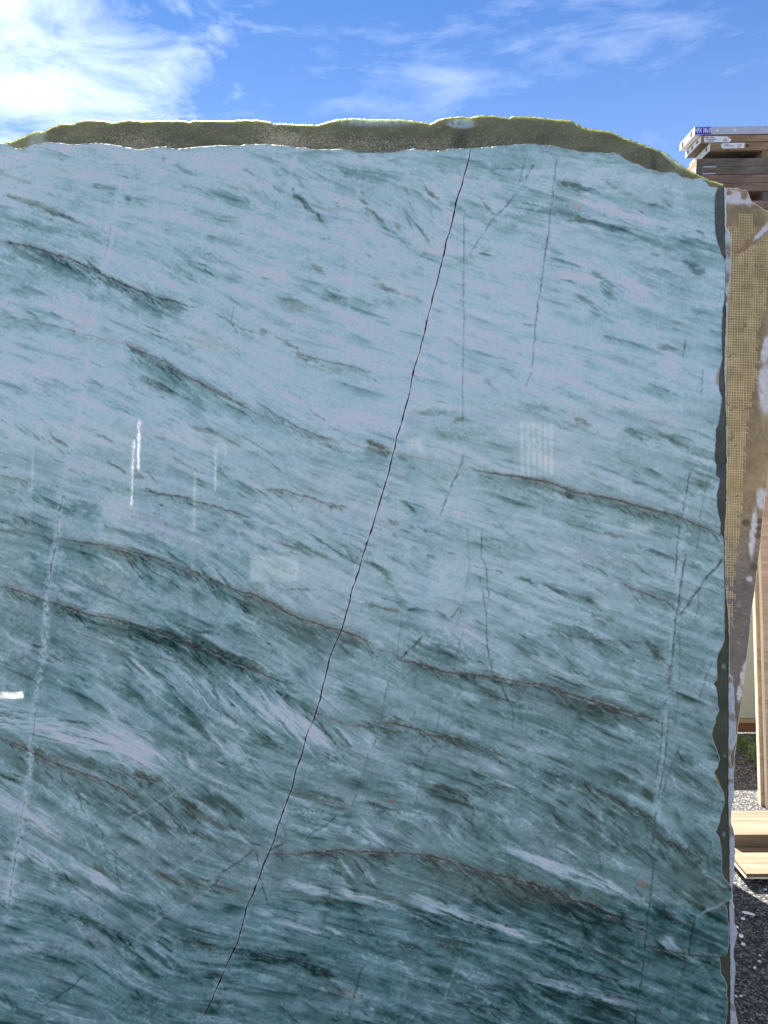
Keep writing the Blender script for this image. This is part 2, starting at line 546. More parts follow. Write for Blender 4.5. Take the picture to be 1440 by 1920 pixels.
# main seams, left to right; the fabric of the stone follows them
SEAMS = [
    [(-500, 200), (0, 255), (450, 290), (900, 310), (1100, 345), (1400, 410)],
    [(-500, 330), (0, 385), (140, 405), (400, 470), (760, 520), (1000, 580), (1400, 640)],
    [(-500, 390), (0, 452), (60, 465), (130, 485), (190, 515), (260, 545), (340, 570), (430, 600), (480, 630), (560, 655), (680, 690), (800, 712), (930, 735), (1100, 780), (1400, 860)],
    [(-500, 540), (0, 590), (120, 615), (230, 645), (275, 665), (345, 705), (430, 745), (480, 775), (560, 810), (640, 830), (740, 850), (890, 880), (960, 892), (1050, 912), (1150, 935), (1230, 955), (1280, 972), (1400, 1018)],
    [(-500, 820), (0, 888), (50, 903), (110, 925), (250, 960), (400, 985), (490, 1010), (560, 1030), (640, 1060), (720, 1080), (800, 1095), (1000, 1145), (1200, 1195), (1400, 1250)],
    [(-500, 930), (0, 990), (115, 1010), (160, 1020), (250, 1040), (340, 1070), (400, 1090), (450, 1115), (520, 1140), (560, 1160), (640, 1182), (700, 1205), (760, 1240), (840, 1262), (900, 1265), (960, 1275), (1010, 1285), (1070, 1300), (1120, 1320), (1190, 1340), (1240, 1352), (1400, 1400)],
    [(-500, 1030), (0, 1100), (50, 1115), (90, 1128), (160, 1150), (240, 1165), (320, 1190), (400, 1220), (480, 1250), (550, 1280), (630, 1325), (710, 1355), (760, 1360), (810, 1375), (860, 1385), (910, 1405), (1000, 1440), (1085, 1465), (1130, 1490), (1180, 1515), (1230, 1535), (1300, 1600), (1400, 1640)],
    [(-500, 1280), (0, 1385), (50, 1405), (110, 1430), (160, 1455), (210, 1475), (280, 1510), (350, 1560), (440, 1590), (500, 1600), (630, 1595), (700, 1597), (760, 1600), (830, 1610), (900, 1635), (960, 1650), (1010, 1660), (1080, 1690), (1140, 1715), (1210, 1730), (1400, 1800)],
    [(-500, 1600), (0, 1678), (60, 1690), (150, 1715), (240, 1765), (330, 1800), (470, 1785), (580, 1805), (700, 1830), (840, 1860), (1000, 1870), (1200, 1910), (1400, 1960)],
    [(-500, 2000), (0, 2060), (700, 2150), (1400, 2280)],
]
# (centre x, centre y, radius x, radius y, angle): places where the grain fans out more steeply
FANS = [(520, 345, 120, 60, 46), (780, 410, 110, 70, 49), (340, 1290, 120, 70, 46), (560, 1350, 130, 60, 45), (350, 1500, 150, 60, 42), (440, 1560, 120, 60, 38),
        (1050, 1540, 140, 60, 42), (690, 1630, 100, 45, 50), (850, 1560, 100, 45, 50), (280, 1785, 110, 50, 42), (1150, 540, 80, 60, 46), (240, 1080, 130, 40, 42),
        (400, 1085, 90, 40, 46), (600, 1040, 150, 60, 30), (1130, 1230, 150, 60, 30), (250, 710, 180, 70, 26), (60, 790, 100, 70, 36), (900, 1210, 110, 50, 36),
        (100, 1530, 120, 70, 35), (1000, 1860, 160, 60, 34), (360, 500, 120, 50, 28), (930, 1680, 100, 50, 45), (1100, 1800, 120, 40, 30), (450, 900, 160, 60, 28)]
# broad tone of the stone, the light's fading down the slab painted in (0 deep green .. 1 white), rows from the top down
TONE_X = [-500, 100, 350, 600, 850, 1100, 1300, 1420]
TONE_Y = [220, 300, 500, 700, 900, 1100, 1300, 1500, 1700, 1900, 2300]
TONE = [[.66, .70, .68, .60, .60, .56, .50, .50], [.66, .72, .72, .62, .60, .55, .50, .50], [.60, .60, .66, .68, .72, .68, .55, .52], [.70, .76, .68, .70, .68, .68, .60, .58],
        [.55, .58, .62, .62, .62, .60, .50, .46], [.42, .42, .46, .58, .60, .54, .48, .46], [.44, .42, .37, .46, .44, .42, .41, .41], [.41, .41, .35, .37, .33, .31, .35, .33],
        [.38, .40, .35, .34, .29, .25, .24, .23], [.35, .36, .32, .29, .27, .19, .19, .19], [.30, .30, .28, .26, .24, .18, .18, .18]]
# patches: x, y, half length, half width, angle, strength (dark < 0 < white), tint p pink / g green / b brown / n none
P = '''185 293 55 9 12 -.32 g;180 347 12 5 20 -.5 b;237 374 9 7 30 -.5 g;267 383 12 4 30 -.4 b;75 385 70 8 22 -.25 b;110 402 30 4 15 -.45 b;30 335 40 5 20 -.3 b;120 322 18 4 20 -.4 b;347 350 9 6 10 -.35 g;305 296 10 4 50 -.3 g;350 320 35 4 25 -.3 g
110 500 75 17 22 -.34 g;215 532 32 10 20 -.3 g;370 500 50 6 35 -.25 g;400 520 60 14 10 -.2 g;280 578 60 16 5 -.2 g;395 645 45 22 10 -.16 b;250 652 25 7 25 -.35 b;310 705 60 18 25 -.26 g;60 720 70 16 8 -.28 n;40 545 40 10 10 -.25 g;20 487 20 8 25 -.3 g;180 560 25 8 10 -.2 g;70 425 80 10 14 -.22 g;60 580 60 8 15 -.2 g;90 660 80 7 14 -.18 n
40 495 28 10 25 .18 n;210 410 40 8 20 .15 n;1160 397 80 9 17 .42 p;1080 518 52 12 8 .3 p;1185 546 50 18 30 .3 p;860 600 90 20 10 .1 p;760 480 200 26 15 .14 n;920 525 90 18 10 .15 n;620 635 26 9 10 .2 p;690 665 45 13 15 .15 p;700 790 90 28 5 .12 p;350 825 125 12 12 .2 p;210 785 70 12 10 .12 n;1000 600 80 12 12 .14 n;900 720 60 14 8 .16 p;330 640 60 10 25 .12 n;560 720 120 20 15 .12 n
245 1400 72 34 30 .5 p;160 1385 90 24 12 .3 p;40 1350 80 22 8 .28 n;275 1262 50 11 46 .5 n;360 1288 52 9 47 .55 n;394 1290 46 8 48 .5 n;440 1325 40 7 45 .4 n;488 1328 56 8 43 .5 n;520 1338 76 9 46 .5 p;552 1350 66 9 48 .5 p;592 1372 52 13 47 .5 p;205 1300 40 8 40 .25 n;290 1320 60 10 44 .25 n;640 1377 25 11 40 .4 n;690 1390 20 8 40 .35 n;30 1512 60 16 32 .45 p;90 1547 40 13 35 .4 p;80 1612 60 12 34 .4 p;190 1652 50 12 33 .45 n;30 1605 22 8 15 .4 p;700 1567 36 11 42 .4 p;655 1557 12 8 40 .35 p;850 1556 22 5 52 .3 n;820 1560 22 4 55 .25 n;640 1160 60 10 20 .2 p;600 1130 60 12 25 .15 p;870 1175 50 14 35 .2 p;900 1200 40 8 40 .2 n;1190 1390 60 8 22 .15 n
650 1626 24 4 52 .45 n;692 1640 18 6 60 .35 p;740 1634 24 7 10 .3 n;600 1626 40 6 6 .25 n;570 1664 50 8 15 .45 p;672 1681 52 9 19 .45 p;860 1716 100 11 18 .45 p;800 1690 40 7 25 .3 p;960 1745 50 10 20 .35 p;495 1712 18 6 8 .35 p;560 1738 52 7 17 .3 p;620 1745 26 5 16 .3 p;1010 1612 80 8 20 .42 n;1060 1637 100 8 22 .35 n;1155 1668 60 9 30 .45 p;1205 1690 25 10 45 .35 p;975 1752 50 8 20 .3 p;1090 1858 108 8 14 .4 p;1160 1875 40 7 20 .2 p;1240 1532 40 9 35 .22 n;1200 1500 60 8 22 .15 n;1090 1420 80 9 18 .18 n;1000 1400 60 10 20 .18 p;930 1440 40 10 25 .22 p;870 1430 50 8 18 .2 p;1250 1895 40 9 20 .1 n;100 1780 90 8 4 .22 p;30 1780 40 9 0 .22 p;180 1760 60 12 25 .15 p;60 1840 60 8 3 .15 n;1255 1770 25 14 35 .35 p;1200 1740 30 10 40 .2 p;170 1680 50 12 30 .15 p;420 1410 30 8 55 .3 n;360 1430 22 7 50 .3 p;460 1500 70 8 12 .15 n;540 1460 60 8 10 .12 n
1085 352 40 8 8 -.38 g;1150 350 20 5 20 -.4 g;1175 361 20 6 22 -.35 b;1255 385 11 5 25 -.5 g;1225 382 10 4 20 -.35 g;1130 532 32 10 50 -.5 g;1095 560 14 12 30 -.4 g;1035 546 16 6 20 -.35 g;1228 477 10 4 20 -.5 b;1305 507 26 7 25 -.4 g;1270 604 10 5 20 -.35 b;1250 652 22 6 16 -.4 b;1240 727 24 6 22 -.35 g;1060 400 60 9 8 -.3 g;1120 425 90 9 14 -.25 g;1230 450 60 14 18 -.2 g;1300 460 40 16 15 -.22 g;1060 493 30 6 12 -.3 g;985 410 40 14 10 -.25 g;1090 415 30 5 5 -.35 b
600 507 18 9 25 -.55 b;722 541 40 8 16 -.4 b;770 556 13 6 20 -.45 b;493 627 10 9 40 -.5 b;545 650 40 7 27 -.45 b;580 667 30 5 25 -.4 b;500 480 16 6 20 -.35 g;550 570 30 8 20 -.3 b;660 570 60 13 20 -.28 g;600 690 60 8 10 -.2 b;490 342 13 4 46 -.5 b;578 386 58 4 48 -.45 g;560 372 40 4 48 -.5 b;540 345 9 3 45 -.4 g;697 396 36 4 48 -.5 b;745 424 12 5 45 -.5 b;795 441 32 4 51 -.5 b;808 362 27 4 51 -.5 b;757 352 16 4 45 -.4 b;912 387 27 5 52 -.4 b;872 490 40 7 16 -.3 g;760 456 40 7 30 -.4 g;812 477 32 5 22 -.4 g;912 480 34 11 10 -.3 g;520 355 12 3 46 -.4 g;850 380 20 4 40 -.3 g;455 355 20 4 20 -.25 b;620 390 60 4 10 -.2 b;730 300 30 6 20 -.2 g;690 330 60 10 12 -.22 g;940 330 40 8 30 -.15 g;830 320 16 6 50 -.3 g;545 330 50 8 8 -.2 g;1010 300 30 10 50 .1 n
110 826 32 3 39 -.5 b;70 821 11 3 40 -.5 b;220 878 27 3 37 -.5 b;258 892 15 6 26 -.6 b;285 894 14 3 40 -.5 b;90 921 32 9 15 -.35 g;160 951 42 10 20 -.4 g;300 820 13 4 20 -.4 g;380 806 42 5 12 -.35 b;290 722 32 8 20 -.35 b;340 866 42 3 26 -.35 b;200 822 22 3 30 -.4 b;590 772 36 3 43 -.5 b;580 786 16 4 32 -.4 b;712 836 27 5 26 -.55 b;755 858 13 5 25 -.5 g;740 906 17 5 20 -.4 g;800 776 32 6 5 -.4 b;862 786 15 5 -20 -.45 b;735 978 13 4 22 -.55 b;680 1003 9 4 35 -.55 b;741 1004 7 4 30 -.5 b;771 989 8 3 15 -.5 b;801 996 7 3 10 -.45 b;805 1046 9 6 22 -.6 g;780 1026 11 3 36 -.5 b;845 1040 7 3 22 -.5 b;655 1081 7 4 12 -.5 g;712 1066 37 7 42 -.5 g;620 1026 52 4 31 -.45 g;530 1021 32 4 20 -.45 b;570 1031 27 7 26 -.4 g;600 1041 20 4 26 -.45 b;740 1145 13 4 10 -.55 b;700 1135 27 3 16 -.45 b;782 1143 22 3 6 -.4 b;562 1105 47 2 3 -.5 b;642 1118 11 3 16 -.4 b;420 1085 40 4 45 -.35 g;250 1055 30 4 45 -.35 b;280 1065 30 4 40 -.35 g;300 1075 26 3 47 -.35 b;390 1095 40 4 42 -.4 g;400 1110 32 6 48 -.45 g;360 1085 20 4 45 -.35 g;210 1090 80 6 18 -.15 b
1095 789 20 5 30 -.55 b;1185 811 27 5 28 -.5 g;1262 826 32 4 26 -.45 b;1000 762 42 8 10 -.3 g;1112 891 11 3 20 -.5 b;1197 906 17 4 12 -.5 g;1238 921 16 4 16 -.4 g;1065 926 44 5 13 -.45 g;1147 1004 22 5 16 -.45 b;1228 1036 32 6 16 -.45 g;1305 1061 16 8 22 -.5 g;990 1091 22 5 20 -.55 g;1042 1106 22 5 16 -.55 g;1106 1124 11 4 22 -.55 g;1122 1156 62 3 22 -.4 b;1240 820 60 14 16 -.15 g;1320 915 26 16 20 -.3 g;1180 960 60 8 14 -.25 g;980 940 70 10 14 -.2 g;1290 1010 60 10 14 -.2 g
400 1225 150 30 21 -.34 g;220 1180 110 18 15 -.28 g;760 1650 150 24 14 -.18 g;1000 1700 150 40 22 -.2 g;1290 1650 60 40 20 -.2 g;330 1200 110 13 16 -.4 g;460 1245 60 18 27 -.42 g;385 1186 24 6 12 -.5 g;65 1212 13 5 20 -.5 b;40 1236 9 5 25 -.45 b;102 1236 16 5 20 -.45 b;45 1268 22 4 16 -.4 b;260 1256 27 3 46 -.5 g;155 1276 27 4 46 -.4 g;242 1291 37 7 37 -.4 g;320 1286 52 4 46 -.55 g;376 1301 47 3 47 -.6 g;400 1292 27 4 62 -.55 g;432 1346 27 2 42 -.5 b;460 1316 37 2 46 -.55 g;380 1371 52 6 49 -.42 g;345 1345 40 5 47 -.35 g;130 1421 82 10 18 -.35 g;270 1456 42 8 12 -.5 b;190 1501 62 9 31 -.4 g;150 1491 27 4 46 -.4 g;290 1541 62 11 36 -.45 g;355 1562 42 9 22 -.5 g;400 1506 62 12 16 -.45 g;400 1541 82 8 18 -.4 b;250 1525 60 6 40 -.35 g;340 1500 60 6 30 -.4 b;100 1632 42 6 36 -.5 g;140 1656 16 5 26 -.55 g;60 1450 50 10 35 -.3 g;70 1550 60 6 30 -.2 b;110 1420 60 5 20 -.3 b
560 1192 62 22 25 -.32 g;660 1206 16 6 20 -.45 b;832 1226 62 18 16 -.38 g;905 1290 60 11 32 -.5 g;737 1351 42 8 12 -.35 b;735 1386 22 4 46 -.55 g;645 1386 27 4 46 -.55 g;610 1373 22 4 52 -.5 b;520 1351 42 3 43 -.5 g;563 1362 36 3 45 -.5 g;870 1401 62 13 19 -.38 g;770 1456 22 10 30 -.35 g;838 1492 54 18 16 -.35 g;715 1515 34 7 17 -.5 g;645 1462 42 10 20 -.25 g;930 1526 27 8 22 -.35 g;600 1500 60 8 15 -.2 b;760 1170 50 8 18 -.2 g;560 1470 60 12 12 -.2 g;800 1480 40 6 18 -.25 g;1075 1181 52 9 22 -.38 g;1035 1231 14 6 20 -.4 g;1225 1216 27 7 42 -.5 g;1165 1331 72 12 16 -.38 g;1090 1331 62 16 26 -.28 g;1035 1461 42 14 16 -.3 g;1150 1501 74 12 30 -.42 g;1040 1531 32 8 46 -.35 g;1210 1529 22 5 36 -.5 g;1290 1421 32 12 8 -.32 g;1258 1491 17 6 12 -.3 g;1275 1588 50 8 28 -.5 g;1010 1350 80 14 22 -.2 g
190 1741 62 7 36 -.4 g;250 1786 52 9 46 -.5 g;290 1791 47 7 43 -.5 g;322 1801 32 6 42 -.4 g;230 1691 62 9 26 -.4 g;310 1716 14 5 30 -.5 g;370 1741 27 5 16 -.45 b;380 1771 52 9 12 -.35 b;440 1781 52 12 12 -.35 g;400 1821 42 8 30 -.35 g;90 1801 62 7 6 -.35 g;20 1881 42 9 36 -.45 g;600 1691 62 11 16 -.32 g;800 1721 27 4 26 -.5 g;772 1771 27 6 27 -.5 b;500 1801 62 14 16 -.38 g;590 1816 42 9 22 -.35 g;1050 1696 120 22 20 -.28 g;940 1690 60 14 22 -.3 g;1180 1801 32 6 9 -.5 b;1120 1785 60 8 20 -.2 b;1100 1895 90 14 22 -.25 g;1000 1905 60 10 30 -.25 g;300 1640 60 5 35 -.3 b;420 1660 50 7 22 -.3 b;340 1650 60 8 10 -.25 b;200 1640 60 6 30 -.3 b;1220 1700 60 16 10 -.2 g;1328 1762 34 24 5 -.32 g;1300 1850 60 14 18 -.2 g;870 1630 60 10 20 -.2 g;640 1860 60 14 12 -.15 b;850 1770 30 10 5 -.25 b;760 1700 50 10 15 -.2 b
1240 345 80 16 22 .06 n;620 450 160 26 8 .1 n;900 640 110 16 10 .1 p;480 560 110 14 22 .12 n;120 640 110 10 14 .14 n;60 690 110 8 12 .12 n;200 760 90 12 16 .12 n;1150 640 120 16 14 .1 n;1020 690 80 12 16 .1 n;1240 790 60 16 16 .12 p;640 960 110 20 14 .1 p;1100 1040 100 14 16 .08 p;1080 880 110 10 16 .14 p;760 1100 110 22 16 .1 n;1160 1100 80 10 20 .12 p;330 1000 110 14 20 .1 p;200 880 60 9 18 .08 n;950 1060 70 12 20 .1 n;560 1260 110 10 10 .1 n;720 1290 90 16 12 .12 n;100 1330 110 16 10 .14 n;180 1230 60 18 36 .12 n;1060 1260 70 12 30 .14 n;620 1310 90 7 6 .12 n'''
# veins: strength, line width, shade below, shade reach, colour (b brown, d dark, w white thread), then points
VEINS = '''1 2.2 .4 26 b|0 452 60 463 130 485 165 500 190 515 260 545 300 560 345 571 365 576
.5 1.4 .2 14 b|405 590 430 602 455 618 480 624
.6 1.6 .25 16 b|545 660 580 668 620 680 660 688 700 700
.8 1.8 .35 22 b|228 640 255 655 275 663 310 678 345 703 385 722 415 742 440 752 480 775
.7 1.6 .3 18 b|480 753 530 785 560 802 590 815 632 828
.8 2.4 .4 18 b|690 830 720 842 735 850
1 2.4 .4 20 b|885 881 925 888 970 894 1030 904 1075 922 1150 936 1200 950 1250 962 1275 970 1310 985 1355 1004
.8 1.8 .2 12 b|258 917 300 926 345 932 375 942 410 952 445 962 470 970
.7 1.6 .2 10 b|485 918 530 918 570 930 610 943 650 950
.5 1.5 .2 12 b|0 890 30 898 55 906
.7 1.6 .25 14 d|25 965 65 980 100 995
.9 1.8 .25 14 b|115 1010 160 1018 220 1026 262 1038 300 1050 345 1064 385 1080 420 1095 450 1110 480 1122
1 2.6 .45 34 b|440 1107 480 1115 520 1138 550 1155 600 1172 640 1183 680 1197 700 1210
.8 2 .3 18 b|0 1098 35 1108 90 1128 140 1143 165 1152
1 2.2 .3 24 b|85 1128 130 1140 165 1152 205 1160 250 1170 310 1190 360 1207 400 1222 450 1246 480 1258 520 1275 550 1283
.5 1.4 .0 10 b|130 1180 180 1200 230 1215 280 1230 330 1240 380 1262 430 1270
.9 2.2 .35 20 b|750 1238 780 1243 815 1252 840 1262 900 1266 960 1276
1.1 2.4 .4 26 b|940 1274 1000 1281 1030 1288 1070 1302 1100 1311 1150 1328 1190 1340 1215 1345 1242 1351
.9 2 .35 20 b|710 1355 740 1358 780 1366 805 1378 840 1382 880 1392
.7 1.6 .0 10 b|885 1392 920 1408 950 1420
.6 1.6 .1 12 b|580 1335 620 1345 650 1358 700 1365
.8 1.8 .35 18 d|1085 1463 1110 1475 1150 1495 1180 1512 1228 1533
.6 1.4 .3 12 d|805 1468 835 1475 865 1482 885 1497
.6 1.4 .2 12 d|900 1472 930 1470 955 1478
.9 2 .2 18 b|0 1383 30 1395 60 1410 100 1430 150 1448 200 1466 225 1478 270 1500
.6 1.6 .2 14 b|190 1432 230 1447 270 1460 305 1466
.7 1.6 .2 12 d|680 1500 710 1510 755 1522
.6 1.6 .1 8 b|600 1500 640 1508 665 1512
.9 2.2 .3 22 b|500 1602 560 1602 620 1596 630 1593 680 1596 730 1600 760 1600
1 2.4 .45 30 b|760 1600 805 1604 850 1616 900 1633 940 1642 1000 1658 1040 1672 1080 1690 1115 1700 1150 1718 1212 1731
.6 1.5 .3 14 d|20 1683 70 1695 120 1712 180 1728 220 1748 260 1770
.7 1.6 .3 16 d|430 1775 480 1787 520 1792 545 1797 580 1808 635 1828
.6 1.5 .3 14 d|845 1880 880 1882 920 1888 955 1900
.7 1.6 .3 12 d|1110 1825 1150 1835 1165 1837
.7 1.6 .3 14 d|1080 1860 1110 1870 1150 1885 1190 1908
.7 2 .3 14 b|1212 1772 1250 1782 1290 1790 1335 1795 1350 1796
.6 1.4 .2 12 b|1240 1700 1260 1720 1300 1738
.8 1.8 .4 18 d|1232 1572 1260 1580 1290 1596 1322 1614
.6 1.5 .2 14 d|1170 800 1200 812 1225 822
.6 1.5 .2 12 b|1075 786 1095 795 1108 800
.8 1.6 .2 12 b|1165 1092 1190 1105 1215 1115 1265 1135
.5 1.4 .15 10 b|1280 490 1300 500 1325 512
.7 1.8 .3 16 b|1040 341 1065 343 1092 347
.5 1.6 .2 10 d|420 1170 500 1200
.5 1.5 .2 12 d|1020 1170 1080 1195 1130 1200 1215 1206
.7 1.4 .1 8 b|1215 1212 1235 1230 1252 1246
.5 1.3 .1 8 b|960 1205 1000 1240 1060 1265 1150 1290 1230 1310
.5 1.3 .1 8 d|990 1560 1040 1562 1100 1585
.7 1.6 .3 10 d|770 1718 800 1732
.7 1.6 .3 10 d|745 1764 775 1780'''
# fractures across the bands: strength, width, kind (d dark, p purple, w white band, t white thread), points
CRACKS = '''.9 6.5 w|236 282 238 290 228 330 218 385 210 420 200 470 190 512 182 560 175 600 170 640 162 690 155 740 148 780 138 830 128 870 120 910 112 960 108 1010 98 1050 88 1110 85 1180 75 1270 64 1330 58 1390 55 1450 45 1510 38 1560 22 1640 14 1720 8 1760
.6 1.3 d|118 930 108 975 109 1010 98 1050 92 1095
.6 1.3 d|68 1330 62 1380 58 1400
.6 1.3 d|46 1500 38 1560 30 1600 24 1640 16 1700
.4 1.2 d|210 420 202 455 195 490
.3 1 d|172 630 170 640
.6 5 w|552 290 545 330 540 355
.6 4.5 w|670 290 672 330 673 380 665 420 657 480 655 560 650 700
.55 1.4 d|870 395 870 480 868 540 870 580 871 605 868 680 867 740 869 800
.7 2 b|1000 310 985 335
.6 1.6 b|972 358 950 385 925 410 905 440 880 480
.7 1.4 d|1045 290 1040 330 1036 370 1030 420 1018 510 1006 590 1001 650 998 690
.5 2 d|997 698 985 725
.5 1.4 d|990 280 982 310 972 345
.7 2 b|870 850 862 880 848 905 840 930 825 965
.4 4 w|862 870 845 915 832 960 805 1020
.5 1.2 d|875 985 880 1040 878 1080 870 1130 858 1165
.9 2 d|862 1140 845 1158
.7 1.4 d|905 990 902 1040 912 1065 914 1100 918 1120
.8 1.6 d|898 1080 904 1110 912 1150 913 1210 924 1265
.9 2.2 d|935 1275 948 1300 955 1318
.5 1.4 d|958 1318 963 1345 960 1372
.7 1.4 d|888 1060 905 1065 935 1070 945 1078
1 2.4 d|1356 1048 1342 1066 1325 1082 1308 1106 1292 1130 1280 1148 1270 1156
.5 1.3 d|1308 1108 1310 1130 1305 1170
.4 8 w|1292 890 1280 1000 1268 1110 1262 1200 1252 1300 1244 1400 1236 1480 1228 1560
.8 1.6 d|1296 880 1285 935 1275 980 1270 1030 1266 1080
.9 2 d|1286 1040 1278 1090 1270 1145 1266 1165 1262 1220 1259 1250
1 5 p|1258 1246 1255 1270 1252 1284
.7 1.4 d|1243 1352 1238 1410 1230 1460
.8 1.8 d|1256 1330 1250 1390 1247 1425 1240 1460 1234 1500
.7 1.4 d|1276 1395 1262 1430 1250 1460 1242 1490
1 2 d|1230 1522 1228 1545 1225 1580
.9 1.8 d|1227 1610 1222 1660 1217 1700 1213 1745 1208 1790
.7 1.6 d|1208 1790 1204 1830 1196 1880 1190 1920 1180 1990
.5 1.3 d|1330 880 1315 960 1310 1010 1300 1060
.5 1.4 d|1335 1240 1322 1275 1310 1310
.4 1.3 d|1272 1180 1275 1240 1270 1330 1262 1380
.6 1.3 d|730 1272 722 1305 715 1340 708 1375 697 1405
.6 1.3 d|692 1410 683 1440 675 1462 668 1490 662 1508
.4 1.2 d|662 1510 652 1540 644 1560
.5 1.4 d|632 1590 628 1620 622 1655 615 1690 604 1740
.6 1.5 d|680 1810 672 1838 660 1880 655 1905
.5 1.2 d|830 1310 822 1350 815 1385
.6 1.4 d|818 1394 802 1410
.5 1.2 d|800 1412 792 1450 784 1480 778 1515
.5 1.2 d|870 1180 860 1215 850 1255
.5 1.2 d|755 1150 748 1200 745 1240
.9 2 d|790 1195 778 1210 764 1220 752 1236
.5 1.6 d|1095 1495 1110 1520 1112 1560 1120 1600 1130 1640 1140 1665 1152 1695
.7 1.6 t|865 1790 855 1815 842 1845 830 1880
.9 1.8 d|157 1828 138 1850 115 1864 95 1876 80 1890
.5 1.4 d|107 1870 112 1882
.9 1.8 d|630 1531 610 1548 590 1560 576 1572
.9 1.8 d|540 1577 522 1587 505 1595
.8 1.6 d|480 1595 484 1615 488 1640
.7 1.4 d|488 1640 492 1665 503 1700
.6 1.4 d|528 1545 535 1562 540 1578
.8 2 b|478 1590 468 1600 455 1612 440 1622 420 1632 408 1650 398 1662 385 1672 370 1682
.6 1.4 b|368 1684 350 1690
.7 1.6 d|114 1445 118 1465 140 1480 150 1500 156 1522
.8 1.6 d|180 1546 192 1560 195 1568
.7 1.6 d|210 1590 218 1600 216 1615 222 1650
.95 1.7 t|240 1536 290 1508 350 1475
.75 1.6 t|350 1475 390 1440 440 1400 490 1345 545 1290
.85 1.7 t|310 1642 345 1622 375 1606
.9 1.7 t|255 1758 300 1722 345 1695 400 1665
.7 1.6 t|380 1412 430 1345 460 1320
1.2 2.2 t|1304 1722 1325 1708 1348 1698 1358 1692
1 2.2 d|1303 1724 1296 1755 1292 1790 1320 1794 1350 1797
.7 1.6 d|1285 1795 1284 1810 1275 1840
.5 1.4 d|1278 1830 1270 1860
.6 1.6 d|1335 1575 1328 1600
.7 1.6 t|1320 1640 1345 1652 1362 1665
.5 1.6 d|1290 1590 1325 1605
.7 2 t|1318 1630 1322 1636
.5 1.2 d|438 575 434 600
.5 1.5 d|25 1660 45 1652
.5 1.2 d|1318 690 1316 740
.4 1.2 d|1290 620 1283 660
.6 1.4 d|1285 640 1280 670'''
MAIN_CRACK = [(882, 279), (876, 310), (866, 345), (852, 395), (836, 460), (826, 500), (812, 555), (800, 605), (788, 655), (776, 695), (768, 735), (757, 780), (745, 815), (735, 860), (722, 910), (710, 950),
              (700, 985), (684, 1030), (672, 1070), (660, 1110), (650, 1150), (641, 1180), (627, 1210), (617, 1240), (608, 1275), (600, 1310), (590, 1345), (577, 1375), (568, 1405), (557, 1440), (548, 1475),
              (535, 1510), (522, 1545), (514, 1575), (504, 1600), (492, 1628), (485, 1650), (479, 1662), (463, 1700), (447, 1763), (430, 1797), (413, 1837), (398, 1875), (383, 1900), (372, 1914)]


